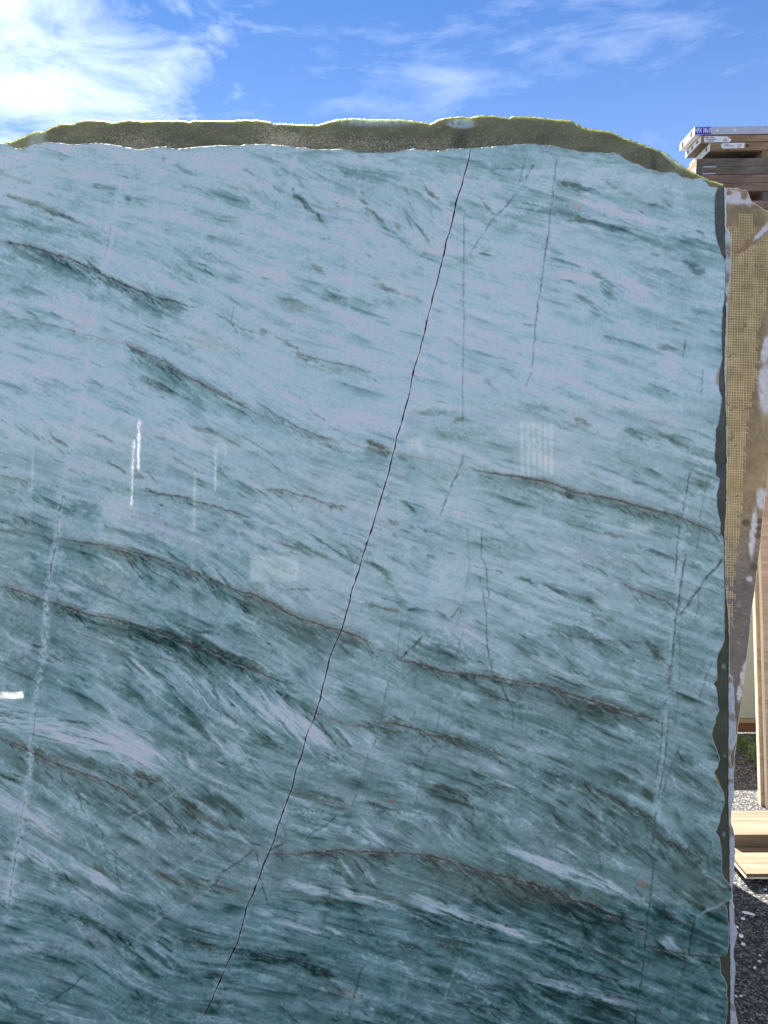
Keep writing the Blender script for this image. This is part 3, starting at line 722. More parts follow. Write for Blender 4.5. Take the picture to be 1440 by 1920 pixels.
def green_stone():
    f = Field(-420, 1420, 230, 2240, 1.5)
    f.warp(4.0, 24.0, 3)
    X, Y = f.X, f.Y
    # direction of the grain
    lines = [np.interp(f.xs, [p[0] for p in s], [p[1] for p in s]) for s in SEAMS]
    k = np.ones(61) / 61
    slopes = []
    for l in lines:
        e = np.pad(l, 30, mode='edge')
        sl = np.gradient(np.convolve(e, k, 'valid'), f.s)
        slopes.append(sl)
    ang = np.zeros(f.shape, np.float32); lev = np.zeros(f.shape, np.float32)
    for i in range(len(lines) - 1):
        a, b = lines[i][None], lines[i + 1][None]
        t = (Y - a) / (b - a)
        m = (t >= 0) & (t < 1)
        ang = np.where(m, slopes[i][None] * (1 - t) + slopes[i + 1][None] * t, ang)
        lev = np.where(m, i + t, lev)
    ang = np.degrees(np.arctan(ang)) + 5.5 + 13 * fbm(X / 150, Y / 85, 3, 21)
    wsum = np.zeros_like(ang); asum = np.zeros_like(ang)
    for cx, cy, rx, ry, a in FANS:
        w = np.exp(-(((X - cx) / rx) ** 2 + ((Y - cy) / ry) ** 2) * 1.4)
        wsum += w; asum += w * a
    wf = np.clip(wsum, 0, 1) * (0.75 + 0.25 * np.sign(fbm(X / 60, Y / 60, 2, 77)))
    ang = ang * (1 - wf) + (asum / (wsum + 1e-5)) * wf
    an = np.radians(ang)
    ux, uy = np.cos(an), np.sin(an)
    # streaks at three sizes, drawn along the grain
    wn = rng.standard_normal(f.shape).astype(np.float32)

    def blur(a, n):
        kk = np.ones(n) / n
        a = np.apply_along_axis(lambda r: np.convolve(np.pad(r, n // 2, mode='reflect'), kk, 'valid')[:len(r)], 1, a)
        return np.apply_along_axis(lambda r: np.convolve(np.pad(r, n // 2, mode='reflect'), kk, 'valid')[:len(r)], 0, a)
    fine = lic(wn, ux, uy, 7)
    med = lic(blur(wn[::-1], 3), ux, uy, 16, 1.2)
    coarse = lic(blur(blur(wn[:, ::-1], 7), 5), ux, uy, 26, 2.2)
    broad = fbm(X / 150, Y / 70, 4, 31) * 1.6
    spot = fbm(X / 9, Y / 7, 3, 41)
    # broad tone
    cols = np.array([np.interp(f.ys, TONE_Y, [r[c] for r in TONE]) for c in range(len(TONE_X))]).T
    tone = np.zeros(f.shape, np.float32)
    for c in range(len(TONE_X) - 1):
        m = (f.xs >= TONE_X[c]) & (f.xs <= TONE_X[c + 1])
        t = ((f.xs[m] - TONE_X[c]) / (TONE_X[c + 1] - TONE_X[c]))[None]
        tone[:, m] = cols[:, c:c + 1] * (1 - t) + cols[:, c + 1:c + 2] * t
    patchy = smooth(-0.5, 0.6, fbm(X / 80, Y / 60, 3, 91))
    smoothy = smooth(-0.35, 0.35, fbm(X / 110, Y / 80, 3, 131))        # some parts are feathery, others sugary and even
    cloudy = fbm(X / 34, Y / 22, 4, 137)
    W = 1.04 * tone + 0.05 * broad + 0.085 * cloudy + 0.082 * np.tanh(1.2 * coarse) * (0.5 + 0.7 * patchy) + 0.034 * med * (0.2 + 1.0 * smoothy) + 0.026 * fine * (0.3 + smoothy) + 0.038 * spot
    pink = 0.38 * smooth(0.0, 0.7, fbm(X / 190, Y / 90, 4, 61)) + 0.22 * smooth(.3, 1.6, coarse)
    brown = 0.16 * smooth(0.2, 1.0, fbm(X / 120, Y / 60, 4, 71)) + 0.05 * smooth(.5, 2, -med)
    green = 0.35 * smooth(0.05, 0.8, fbm(X / 160, Y / 80, 4, 66) - .3 * pink)
    g3 = blur(rng.standard_normal(f.shape).astype(np.float32), 3); g3 /= g3.std()
    rough_edge = 0.12 * coarse + 0.16 * med + 0.12 * fine + 0.22 * spot + 0.13 * g3
    W += 0.030 * g3 * (0.6 + 0.6 * patchy)
    DARK = 0.74
    green = np.clip(green + 0.35 * smooth(.3, 1.6, -coarse), 0, 1)
    for it in P.replace('\n', ';').split(';'):
        q = it.split()
        cx, cy, a, b, an_, s = map(float, q[:6])
        r = f.ell(cx, cy, a, b, an_, 1.6)
        if r is None: continue
        w, d = r
        msk = smooth(1.25, 0.35, d + rough_edge[w] * (1.0 if s < 0 else 0.8))
        if s > 0:
            W[w] += 0.72 * s * msk * np.clip(1.15 - W[w], 0.2, 1) * np.clip(1 + .16 * g3[w] + .16 * fine[w], .4, 1.5)
            if s > .25:
                ta = math.radians(an_)
                for _ in range(int(4 + a * b / 50)):
                    p_, q_ = rng.normal(0, .5) * a, rng.normal(0, .6) * b
                    r2 = f.ell(cx + p_ * math.cos(ta) - q_ * math.sin(ta), cy + p_ * math.sin(ta) + q_ * math.cos(ta), rng.uniform(.25, .7) * a, rng.uniform(1.0, 2.6), an_ + rng.normal(0, 4), .7, 4)
                    if r2 is None: continue
                    W[r2[0]] += (rng.uniform(.1, .25) if rng.random() < .68 else -rng.uniform(.08, .22)) * smooth(1.3, .3, r2[1] + .15 * g3[r2[0]])
        else:
            small = 0.62 if a < 22 else 0.9
            W[w] += small * DARK * s * msk * np.clip(W[w] * 1.5, 0.3, 1.0) * np.clip(1 + .25 * g3[w] + .2 * fine[w], .3, 1.6)
        if q[6] == 'p': pink[w] += 0.55 * msk
        if q[6] == 'g': green[w] += 0.5 * msk; pink[w] *= 1 - msk
        if q[6] == 'b': brown[w] += 0.65 * msk; pink[w] *= 1 - msk
    # long hair-fine lines that follow the fabric
    for i in range(420):
        x, y = rng.uniform(-380, 1380), rng.uniform(285, 2150)
        pts = [(x, y)]
        for k in range(int(rng.uniform(5, 26))):
            a0 = math.radians(float(f.sample(ang, np.float32(x), np.float32(y))) + rng.normal(0, 1.5))
            x += 11 * math.cos(a0); y += 11 * math.sin(a0)
            pts.append((x, y))
        r = f.polydist(pts, 5, 0.5)
        if r is None: continue
        w, d, side, run = r
        wd = rng.uniform(1.0, 2.2)
        m_ = np.exp(-(d / wd) ** 2) * smooth(0, .2, run) * smooth(1, .8, run) * np.clip(0.55 + 0.5 * med[w] + .4 * spot[w], 0, 1.3)
        if rng.random() < 0.55: W[w] -= rng.uniform(.05, .17) * m_
        else: W[w] += rng.uniform(.04, .13) * m_
    # feathers: a crisp upper edge that fades away below it
    n = 5200
    fx = rng.uniform(-400, 1400, n).astype(np.float32); fy = rng.uniform(275, 2200, n).astype(np.float32)
    aa, pt, fn = f.sample(ang, fx, fy), f.sample(smoothy, fx, fy), f.sample(np.clip(wsum, 0, 1), fx, fy)
    for i in range(n):
        if rng.random() > .35 + .5 * pt[i] + .4 * fn[i]: continue
        steep = rng.random() < .56
        a0 = math.radians(float(aa[i]) + (rng.normal(17, 7) if steep else rng.normal(0, 3)))
        L = rng.uniform(8, 26) if steep else rng.uniform(12, 60)
        fall = rng.uniform(2.5, 9) * (.8 if steep else 1.2)
        w = f.window(fx[i] - L - 4, fx[i] + L + 4, fy[i] - L - 12, fy[i] + L + 12)
        if w is None: continue
        dx = f.X[w] + .5 * f.DX[w] - fx[i]; dy = f.Y[w] + .5 * f.DY[w] - fy[i]
        p_ = (dx * math.cos(a0) + dy * math.sin(a0)) / L
        q_ = -dx * math.sin(a0) + dy * math.cos(a0)
        q_ = q_ + 3.0 * p_ * p_ * rng.choice((-1, 1))
        m_ = np.where(q_ < 0, np.exp(-(q_ / 1.1) ** 2), np.exp(-q_ / fall)) * np.clip(1 - p_ * p_, 0, 1) * np.clip(1 + .2 * g3[w] + .3 * fine[w], .2, 1.6)
        if rng.random() < .56:
            W[w] += rng.uniform(.05, .21) * m_
        else:
            W[w] -= rng.uniform(.06, .25) * m_
            green[w] += .25 * m_
    # brush-like flecks lying along the grain, thickest where it fans out
    fan = np.clip(wsum, 0, 1)
    n = 5200
    fx = rng.uniform(-400, 1400, n); fy = rng.uniform(270, 2200, n)
    dens = 0.30 + 0.5 * np.exp(-(((fx - 600) / 380) ** 2 + ((fy - 980) / 180) ** 2)) + 0.25 * ((fx < 500) & (fy < 700))
    cl, fn, aa, tn = f.sample(patchy, fx, fy), f.sample(fan, fx, fy), f.sample(ang, fx, fy), f.sample(tone, fx, fy)
    for i in range(n):
        if rng.random() > dens[i] * (0.25 + cl[i]) + 0.6 * fn[i]: continue
        a0 = float(aa[i]) + rng.normal(3, 5)
        L = rng.uniform(4, 16) * (1 if rng.random() < .7 else 2.2) * (1 + .5 * fn[i]); wd = rng.uniform(0.9, 2.0)
        r = f.ell(fx[i], fy[i], L, wd, a0, 0.6, 4)
        if r is None: continue
        w, d = r
        msk = smooth(1.3, 0.3, d + 0.14 * g3[w])
        if rng.random() < 0.58:
            W[w] -= rng.uniform(.05, .24) * msk * (1 if rng.random() < .85 else 1.6)
            (brown if rng.random() < .45 else green)[w] += 0.4 * msk
        else:
            W[w] += rng.uniform(.05, .17) * msk
    shade_noise = 0.5 + 0.35 * coarse + 0.3 * broad
    line = np.zeros_like(W); lcol = np.zeros_like(W); thread = np.zeros_like(W)
    for row in VEINS.split('\n') + ['.32 1.4 .16 26 b|' + ' '.join('%g %g' % q for q in sm) for sm in SEAMS[3:9:2]]:
        head, pts = row.split('|')
        st, wd, sh, reach, kind = head.split()
        st, wd, sh, reach = map(float, (st, wd, sh, reach)); sh *= .62; reach *= 1.25
        c = list(map(float, pts.split())); pts = list(zip(c[::2], c[1::2]))
        r = f.polydist(pts, reach * 1.6 + 6, 0.7)
        if r is None: continue
        w, d, side, run = r
        wv = 1.5 * perlin(X[w] / 5.0, Y[w] / 5.0, 151) + 1.0 * perlin(X[w] / 11.0, Y[w] / 11.0, 152)
        d = np.abs(np.where(side > 0, d, -d) + wv)
        wd = wd * np.clip(1 + .55 * perlin(X[w] / 13.0, Y[w] / 13.0, 155), .35, 1.7)
        if sh > .1:
            pa = np.array(pts); sg = np.hypot(*np.diff(pa, axis=0).T); cs = np.concatenate([[0], np.cumsum(sg)])
            for _ in range(int(cs[-1] / 5 * st)):
                u_ = rng.uniform(0.02, .98) * cs[-1]
                qx, qy = np.interp(u_, cs, pa[:, 0]), np.interp(u_, cs, pa[:, 1])
                sl = math.degrees(math.atan2(np.interp(min(u_ + 8, cs[-1]), cs, pa[:, 1]) - np.interp(u_ - 8, cs, pa[:, 1]), np.interp(min(u_ + 8, cs[-1]), cs, pa[:, 0]) - np.interp(u_ - 8, cs, pa[:, 0])))
                L_ = rng.uniform(3, 15) * (reach / 20) ** .5; ta = math.radians(sl + rng.uniform(4, 34))
                off = abs(rng.normal(0, .35)) * reach
                r2 = f.ell(qx + math.cos(ta) * L_ + rng.normal(0, 2), qy + math.sin(ta) * L_ + off, L_, rng.uniform(.9, 1.9), math.degrees(ta), .6, 4)
                if r2 is None: continue
                m2 = smooth(1.3, .3, r2[1] + .15 * g3[r2[0]])
                W[r2[0]] -= rng.uniform(.06, .26) * m2 if rng.random() < .75 else -.12 * m2
                green[r2[0]] += .3 * m2
        ends = smooth(0, .12, run) * smooth(1, .88, run)
        brk = np.clip(1.0 + 0.5 * spot[w] + 0.2 * fine[w], 0.15, 1.4)
        lm = st * np.exp(-(d / (wd * 0.62)) ** 2) * (0.5 + 0.5 * ends) * brk * 1.25
        line[w] = np.maximum(line[w], lm)
        if kind == 'b': lcol[w] = np.maximum(lcol[w], smooth(0.15, .5, lm))
        rr = reach * np.clip(shade_noise[w] + 0.5, 0.35, 1.6)
        below = np.where(side > 0, np.exp(-(d / rr) ** 1.5), np.exp(-(d / (rr * 0.22)) ** 1.5))
        W[w] -= sh * below * ends * np.clip(W[w] * 1.5, .35, 1)
        green[w] += 0.5 * below * ends * (side > 0)
        brown[w] += 0.35 * np.exp(-(d / (wd * 4)) ** 2) * ends * (kind == 'b')
        th = np.exp(-((d - wd * 1.3) / (wd * 0.7)) ** 2) * ends * smooth(0.0, 0.8, 0.5 * fine[w] + spot[w]) * st
        thread[w] = np.maximum(thread[w], th * 0.8)
    band = np.zeros_like(W); purple = np.zeros_like(W)
    for row in CRACKS.split('\n'):
        head, pts = row.split('|')
        st, wd, kind = head.split(); st, wd = float(st), float(wd)
        c = list(map(float, pts.split())); pts = list(zip(c[::2], c[1::2]))
        r = f.polydist(pts, wd * 3 + 8, 0.5)
        if r is None: continue
        w, d, side, run = r
        if kind != 'w':
            d = np.abs(np.where(side > 0, d, -d) + 1.3 * perlin(X[w] / 4.5, Y[w] / 6.0, 161) + 1.2 * perlin(X[w] / 12.0, Y[w] / 14.0, 162))
            st = st * np.clip(1.0 + .8 * perlin(X[w] / 16.0, Y[w] / 16.0, 165), .2, 1.3)
            wd = wd * np.clip(1 + .6 * perlin(X[w] / 10.0, Y[w] / 10.0, 166), .5, 1.8)
        ends = smooth(0, .06, run) * smooth(1, .94, run)
        if kind == 'w':
            m_ = .95 * st * np.exp(-(d / wd) ** 2) * np.clip(0.55 + 0.9 * spot[w] + .2 * g3[w] + .4 * broad[w], 0, 1.3)
            band[w] = np.maximum(band[w], m_ * ends)
        elif kind == 't':
            m_ = st * np.exp(-(d / wd) ** 2) * ends * np.clip(0.8 + 0.6 * spot[w], 0, 1.2)
            thread[w] = np.maximum(thread[w], m_)
        elif kind == 'p':
            m_ = np.exp(-(d / wd) ** 2) * ends
            purple[w] = np.maximum(purple[w], m_ * np.clip(.7 + spot[w], 0, 1))
        else:
            m_ = st * np.exp(-(d / (wd * 0.75)) ** 2) * (0.5 + .5 * ends) * np.clip(1.2 + 0.6 * spot[w], 0.3, 1.5)
            line[w] = np.maximum(line[w], m_)
            if kind == 'b': lcol[w] = np.maximum(lcol[w], smooth(0.1, .5, m_))
    r = f.polydist(MAIN_CRACK, 22, 0.4)
    w, d, side, run = r
    W[w] += .11 * np.exp(-(d / 6.5) ** 2) * np.clip(.6 + 1.2 * spot[w] + .5 * broad[w], 0, 1.4)
    pink[w] += .4 * np.exp(-(d / 7) ** 2)
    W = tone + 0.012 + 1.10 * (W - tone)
    W = W + band * np.clip(0.95 - W, 0, 1) * 0.8
    pink = np.clip(pink + band * 0.5, 0, 1); brown = np.clip(brown, 0, 1); green = np.clip(green, 0, 1)
    W = np.clip(W, 0, 1.05)
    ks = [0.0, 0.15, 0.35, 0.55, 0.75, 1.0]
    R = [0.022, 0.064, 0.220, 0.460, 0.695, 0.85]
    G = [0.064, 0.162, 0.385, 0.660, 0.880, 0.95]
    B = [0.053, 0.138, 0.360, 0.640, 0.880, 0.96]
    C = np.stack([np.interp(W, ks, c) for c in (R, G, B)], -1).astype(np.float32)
    lum = C.mean(-1, keepdims=True)
    C = C * (1 - 0.6 * pink[..., None]) + 0.6 * pink[..., None] * lum * np.array([1.04, 1.02, 1.13], np.float32)
    C = C * (1 - 0.6 * brown[..., None]) + 0.6 * brown[..., None] * lum * np.array([1.06, 1.02, 0.80], np.float32)
    C = C * (1 - 0.5 * green[..., None]) + 0.5 * green[..., None] * lum * np.array([0.72, 1.12, 1.0], np.float32)
    # rusty stains and red mineral dots
    for cx, cy, r_ in [(1205, 1658, 16), (735, 1503, 14), (1082, 388, 10), (1092, 382, 6), (100, 1835, 8), (40, 1834, 7), (286, 322, 4), (575, 898, 4), (870, 665, 4)]:
        q = f.ell(cx, cy, r_, r_ * .5, 20, 1.0)
        w, d = q
        m_ = 0.6 * smooth(1.3, .2, d + 0.4 * spot[w])[..., None]
        C[w] = C[w] * (1 - m_) + m_ * lum[w] * np.array([1.25, .82, .62], np.float32)
    ln = np.clip(line, 0, 1)[..., None] * 0.88
    lc = lcol[..., None]
    C = C * (1 - ln) + ln * (lc * np.array([.062, .045, .034], np.float32) + (1 - lc) * np.array([.026, .040, .048], np.float32))
    pu = purple[..., None] * .85
    C = C * (1 - pu) + pu * np.array([.05, .025, .035], np.float32)
    th = np.clip(thread * 1.25, 0, 1)[..., None] * 0.72
    C = C * (1 - th) + th * np.array([.60, .66, .64], np.float32)
    return f, np.clip(C, 0.01, 0.85).astype(np.float32)


# ---------------------------------------------------------------- slab builder
def axis_grid(parts):
    """joined ranges (start, stop, step)"""
    out = []
    for a, b, s in parts:
        n = max(1, int(round((b - a) / s)))
        out += [a + (b - a) * k / n for k in range(n)]
    out.append(parts[-1][1])
    return np.array(out, np.float64)


def base_py(dist):
    """image row at which a slab at this distance along the view axis meets the ground"""
    v = (-CAMZ + SP * dist) / CP
    return 960 - v / dist * F


def slab(name, dist, top, right, xparts, yparts_t, thick, face_mat, edge_mat, colorfn, rim=2.2, seed=1, back_mat=None, joined=False, relief=0.0, fold=60):
    """a sawn slab leaning back: smooth front face, chipped rim all the way round, sawn back. Returns the top-level object.
    Local x right, y into the slab, z up its face; the origin is at its foot."""
    k = dist / F
    yb = base_py(dist)
    rs = np.random.default_rng(seed)
    tx, ty = np.array([p[0] for p in top], float), np.array([p[1] for p in top], float)
    ry, rx = np.array([p[0] for p in right], float), np.array([p[1] for p in right], float)
    xs = axis_grid(xparts)
    R = xs[-1]
    t = axis_grid(yparts_t)                     # 0 at the top, 1 at the foot
    T, Xg = np.meshgrid(t, xs, indexing='ij')
    chip = lambda q, s: 1.3 * perlin(q / 9.0, q * 0 + s, seed) + 0.8 * perlin(q / 3.7, q * 0 + s, seed + 1)
    ytop = np.interp(Xg, tx, ty) + chip(Xg, 3.3) * 0.6
    Yg = ytop + T * (yb - ytop)
    wgt = smooth(R - fold, R, Xg)
    rr = np.interp(Yg, ry, rx) + chip(Yg, 8.1) * 0.5
    Xf = Xg + (rr - R) * wgt
    nt_, nx = Xf.shape
    V = np.zeros((nt_ * nx, 3))
    lx = lambda px: (px - 720) * k
    lz = lambda py: (yb - py) * k
    V[:, 0] = lx(Xf.ravel()); V[:, 2] = lz(Yg.ravel())
    if relief:
        V[:, 1] = relief * (fbm(Xf / 40, Yg / 40, 3, seed + 5).ravel())
    idx = np.arange(nt_ * nx).reshape(nt_, nx)
    q = np.stack([idx[:-1, :-1], idx[1:, :-1], idx[1:, 1:], idx[:-1, 1:]], -1).reshape(-1, 4)
    me = np_mesh(name, V, q)
    color_attr(me, 'stone_color', colorfn(Xf.ravel(), Yg.ravel()))
    o = link_mesh(name, me, face_mat)
    me.polygons.foreach_set('use_smooth', np.ones(len(q), bool))
    foot = Vector((0, dist * CP, CAMZ - dist * SP)) + Vector((0, SP, CP)) * ((960 - yb) * k)
    o.location = foot
    o.rotation_euler = (-PITCH, 0, 0)
    # rim: from the face outline out over a chipped bevel and back to the sawn rear
    ring = np.concatenate([idx[::-1, 0], idx[0, 1:], idx[1:, -1], idx[-1, -2:0:-1]])
    P0 = V[ring]
    n = len(ring)
    tang = np.roll(P0, -1, 0) - np.roll(P0, 1, 0)
    nrm = np.stack([-tang[:, 2], np.zeros(n), tang[:, 0]], -1)
    nrm /= np.linalg.norm(nrm, axis=1, keepdims=True) + 1e-9
    # smooth the outward direction so the rim does not fold
    for _ in range(6):
        nrm = nrm * .5 + .25 * (np.roll(nrm, 1, 0) + np.roll(nrm, -1, 0))
    run = np.cumsum(np.linalg.norm(P0 - np.roll(P0, 1, 0), axis=1)) / k
    def rough(amp, s, sc): return amp * (0.5 + 0.9 * np.abs(perlin(run / sc, run * 0 + s, seed + 9)) + 0.5 * np.abs(perlin(run / (sc * .35), run * 0 + s, seed + 11)))
    rows = [P0]
    prof = [(0.9, 0.028), (1.0, 0.25), (0.8, 0.55), (0.4, 0.8), (0.0, 1.0)]
    for i, (a, dpt) in enumerate(prof):
        off = rough(rim * k, 1.7 + i * 2.3, 16) * a
        rows.append(P0 + nrm * off[:, None] + np.array([0.0, thick * dpt, 0.0])[None])
    RV = np.concatenate(rows)
    m = len(rows)
    qi = []
    a = np.arange(n); b = np.roll(a, -1)
    for i in range(m - 1):
        qi.append(np.stack([a + i * n, a + (i + 1) * n, b + (i + 1) * n, b + i * n], -1))
    qi = np.concatenate(qi)
    # back sheet, coarse: strips between the left/right outline at each height
    bi = np.unique(np.concatenate([np.arange(0, nt_, max(1, nt_ // 60)), [nt_ - 1]]))
    xi = np.unique(np.concatenate([np.arange(0, nx, max(1, nx // 120)), [nx - 1]]))
    bv = V[idx[np.ix_(bi, xi)].ravel()].copy(); bv[:, 1] = thick
    bidx = np.arange(len(bv)).reshape(len(bi), len(xi))
    bq = np.stack([bidx[:-1, :-1], bidx[:-1, 1:], bidx[1:, 1:], bidx[1:, :-1]], -1).reshape(-1, 4)
    if joined:
        # light wanders through the whole stone, so face, rim and back are one closed mesh
        AV = np.concatenate([V, RV, bv]); AQ = np.concatenate([q, qi + len(V), bq + len(V) + len(RV)])
        me2 = np_mesh(name, AV, AQ)
        px_, py_ = AV[:, 0] / k + 720, yb - AV[:, 2] / k
        color_attr(me2, 'stone_color', colorfn(px_, py_))
        me2.materials.append(face_mat); me2.materials.append(edge_mat)
        mi = np.zeros(len(AQ), np.int32); mi[len(q):len(q) + len(qi)] = 1
        me2.polygons.foreach_set('material_index', mi)
        bm = bmesh.new(); bm.from_mesh(me2)
        bmesh.ops.remove_doubles(bm, verts=[v for v in bm.verts if v.is_boundary], dist=1e-5)
        bm.to_mesh(me2); bm.free()
        o.data = me2
        me2.polygons.foreach_set('use_smooth', np.ones(len(me2.polygons), bool))
    else:
        link_mesh('broken_edge', np_mesh('broken_edge', RV, qi), edge_mat, o)
        link_mesh('back_face', np_mesh('back_face', bv, bq), back_mat or edge_mat, o)
    return o, k, yb


def ribbon(name, pts, width, k, yb, mat, parent, seed=0, proud=0.0006):
    """a resin-filled crack: a thin raised bead with an uneven width"""
    r = np.random.default_rng(seed)
    p = np.array(pts, float)
    seg = np.hypot(*np.diff(p, axis=0).T); s = np.concatenate([[0], np.cumsum(seg)])
    u = np.arange(0, s[-1], 3.0)
    x = np.interp(u, s, p[:, 0]); y = np.interp(u, s, p[:, 1])
    x = x + 1.6 * perlin(u / 40, u * 0 + .9, seed + 7) + 0.9 * perlin(u / 16, u * 0 + .5, seed) + 0.35 * perlin(u / 7, u * 0 + .2, seed + 1)
    w = width * (0.60 + 0.5 * perlin(u / 30, u * 0 + 3.1, seed + 2) + 0.42 * perlin(u / 11, u * 0 + 3.1, seed + 3)).clip(0.2, 1.3)
    w[:4] *= 0.6; w[-6:] *= np.linspace(1, .15, 6)
    V = []
    for dx, h in ((-1, 0.0), (-.5, .8), (.5, .8), (1, 0.0)):
        V.append(np.stack([(x + dx * w - 720) * k, np.full(len(x), -0.00012) - h * proud, (yb - y) * k], -1))
    V = np.concatenate(V); n = len(x)
    a = np.arange(n - 1)
    q = np.concatenate([np.stack([a + j * n, a + 1 + j * n, a + 1 + (j + 1) * n, a + (j + 1) * n], -1) for j in range(3)])
    o = link_mesh(name, np_mesh(name, V, q), mat, parent)
    return o

# ---------------------------------------------------------------- front slab
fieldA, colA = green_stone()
m_green = mat_stone('polished_green_stone', 0.026, 0.5, grain=0.10, gscale=520.0)
m_rim = mat_edge('chipped_green_rim', (0.30, 0.35, 0.33), (0.46, 0.51, 0.48), 0.08, (0.5, 0.6, 0.45))
m_sawn = mat_plain('sawn_stone_back', (0.42, 0.44, 0.38), 0.8, var=0.25, scale=60)


def mirror(v, lo, hi):
    p = 2 * (hi - lo)
    t = np.mod(v - lo, p)
    return lo + np.where(t > hi - lo, p - t, t)


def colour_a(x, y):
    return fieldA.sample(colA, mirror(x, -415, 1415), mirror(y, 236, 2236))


STEP = 1.5
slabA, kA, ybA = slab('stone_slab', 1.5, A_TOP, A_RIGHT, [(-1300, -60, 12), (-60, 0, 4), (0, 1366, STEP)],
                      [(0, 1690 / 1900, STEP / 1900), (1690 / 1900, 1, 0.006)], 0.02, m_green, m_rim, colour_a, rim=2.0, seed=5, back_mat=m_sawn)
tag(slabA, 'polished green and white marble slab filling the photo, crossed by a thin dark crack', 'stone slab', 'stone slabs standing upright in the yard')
m_crack = NT('dark_resin', 0.25, 0.5).color((0.016, 0.012, 0.045)).m
ribbon('crack_line', MAIN_CRACK, 1.75, kA, ybA, m_crack, slabA, 3)
# resin chips on the right-hand rim
m_resin = NT('yellow_resin', 0.35, 0.5).color((0.42, 0.38, 0.16)).m


def plate(name, pts, k, yb, mat, parent, y0, y1):
    return MB().prism([((x - 720) * k, (yb - y) * k) for x, y in pts], y0, y1).build(name, mat, parent)


plate('resin_chip', [(1342, 1450), (1348, 1464), (1355, 1480), (1358.5, 1496), (1357, 1512), (1353, 1500), (1346, 1482), (1340, 1462)][::-1], kA, ybA, m_resin, slabA, 0.003, 0.012)
plate('resin_chip', [(1351, 686), (1348, 697), (1347, 718), (1342, 722), (1343, 705), (1347, 692)], kA, ybA, mat_plain('tan_resin', (0.5, 0.45, 0.33), 0.4), slabA, -0.0006, 0.004)

# ---------------------------------------------------------------- second slab, its olive back rising behind
B_TOP = [(-2000, 420), (-600, 330), (-100, 285), (0, 272), (11, 269), (28, 264), (44, 258), (64, 247), (80.5, 248), (94.5, 241.5), (111, 234), (125, 232.5), (136, 234), (150, 228), (172, 226), (191.5, 227),
         (211, 231.5), (225, 229), (239, 226), (258, 227), (269.5, 229), (291.5, 227), (333, 226.5), (355.5, 229.5), (364, 227), (400, 227.5), (416.5, 228.5), (455.5, 226),
         (480.5, 226.5), (500, 228.5), (516.5, 233), (555.5, 234.5), (594.5, 236), (611, 231), (630.5, 225.5), (664, 223), (700, 225.5), (747, 224.5), (783, 228.5), (800, 230.5),
         (805.5, 234), (822, 225), (841.5, 221.5), (866.5, 219.5), (880.5, 221.5), (894.5, 218), (925, 218), (955.5, 223), (961, 218.5), (1000, 220), (1028, 223.5), (1069.5, 226.5),
         (1083, 234.5), (1100, 242), (1144.5, 247.5), (1161, 255.5), (1171, 260), (1204, 271), (1225, 279), (1249, 288.5), (1263, 300), (1279.5, 312), (1296, 323), (1317, 332), (1336, 339),
         (1350, 341.5), (1358, 343.5), (1400, 350)]
B_RIGHT = [(300, 1356), (360, 1357), (430, 1358), (560, 1359.5), (600, 1360), (640, 1358), (700, 1357), (760, 1359.5), (860, 1361), (960, 1360), (1000, 1357), (1100, 1359), (1150, 1364), (1200, 1366),
           (1290, 1365), (1380, 1365), (1500, 1364.5), (1600, 1367), (1690, 1366), (1790, 1368), (1920, 1368.5), (2400, 1369)]


def blob(x, y, cx, cy, a, b, ang=0, soft=0.6):
    t = math.radians(ang)
    p = ((x - cx) * math.cos(t) + (y - cy) * math.sin(t)) / a
    q = (-(x - cx) * math.sin(t) + (y - cy) * math.cos(t)) / b
    return smooth(1 + soft, 1 - soft, np.sqrt(p * p + q * q))


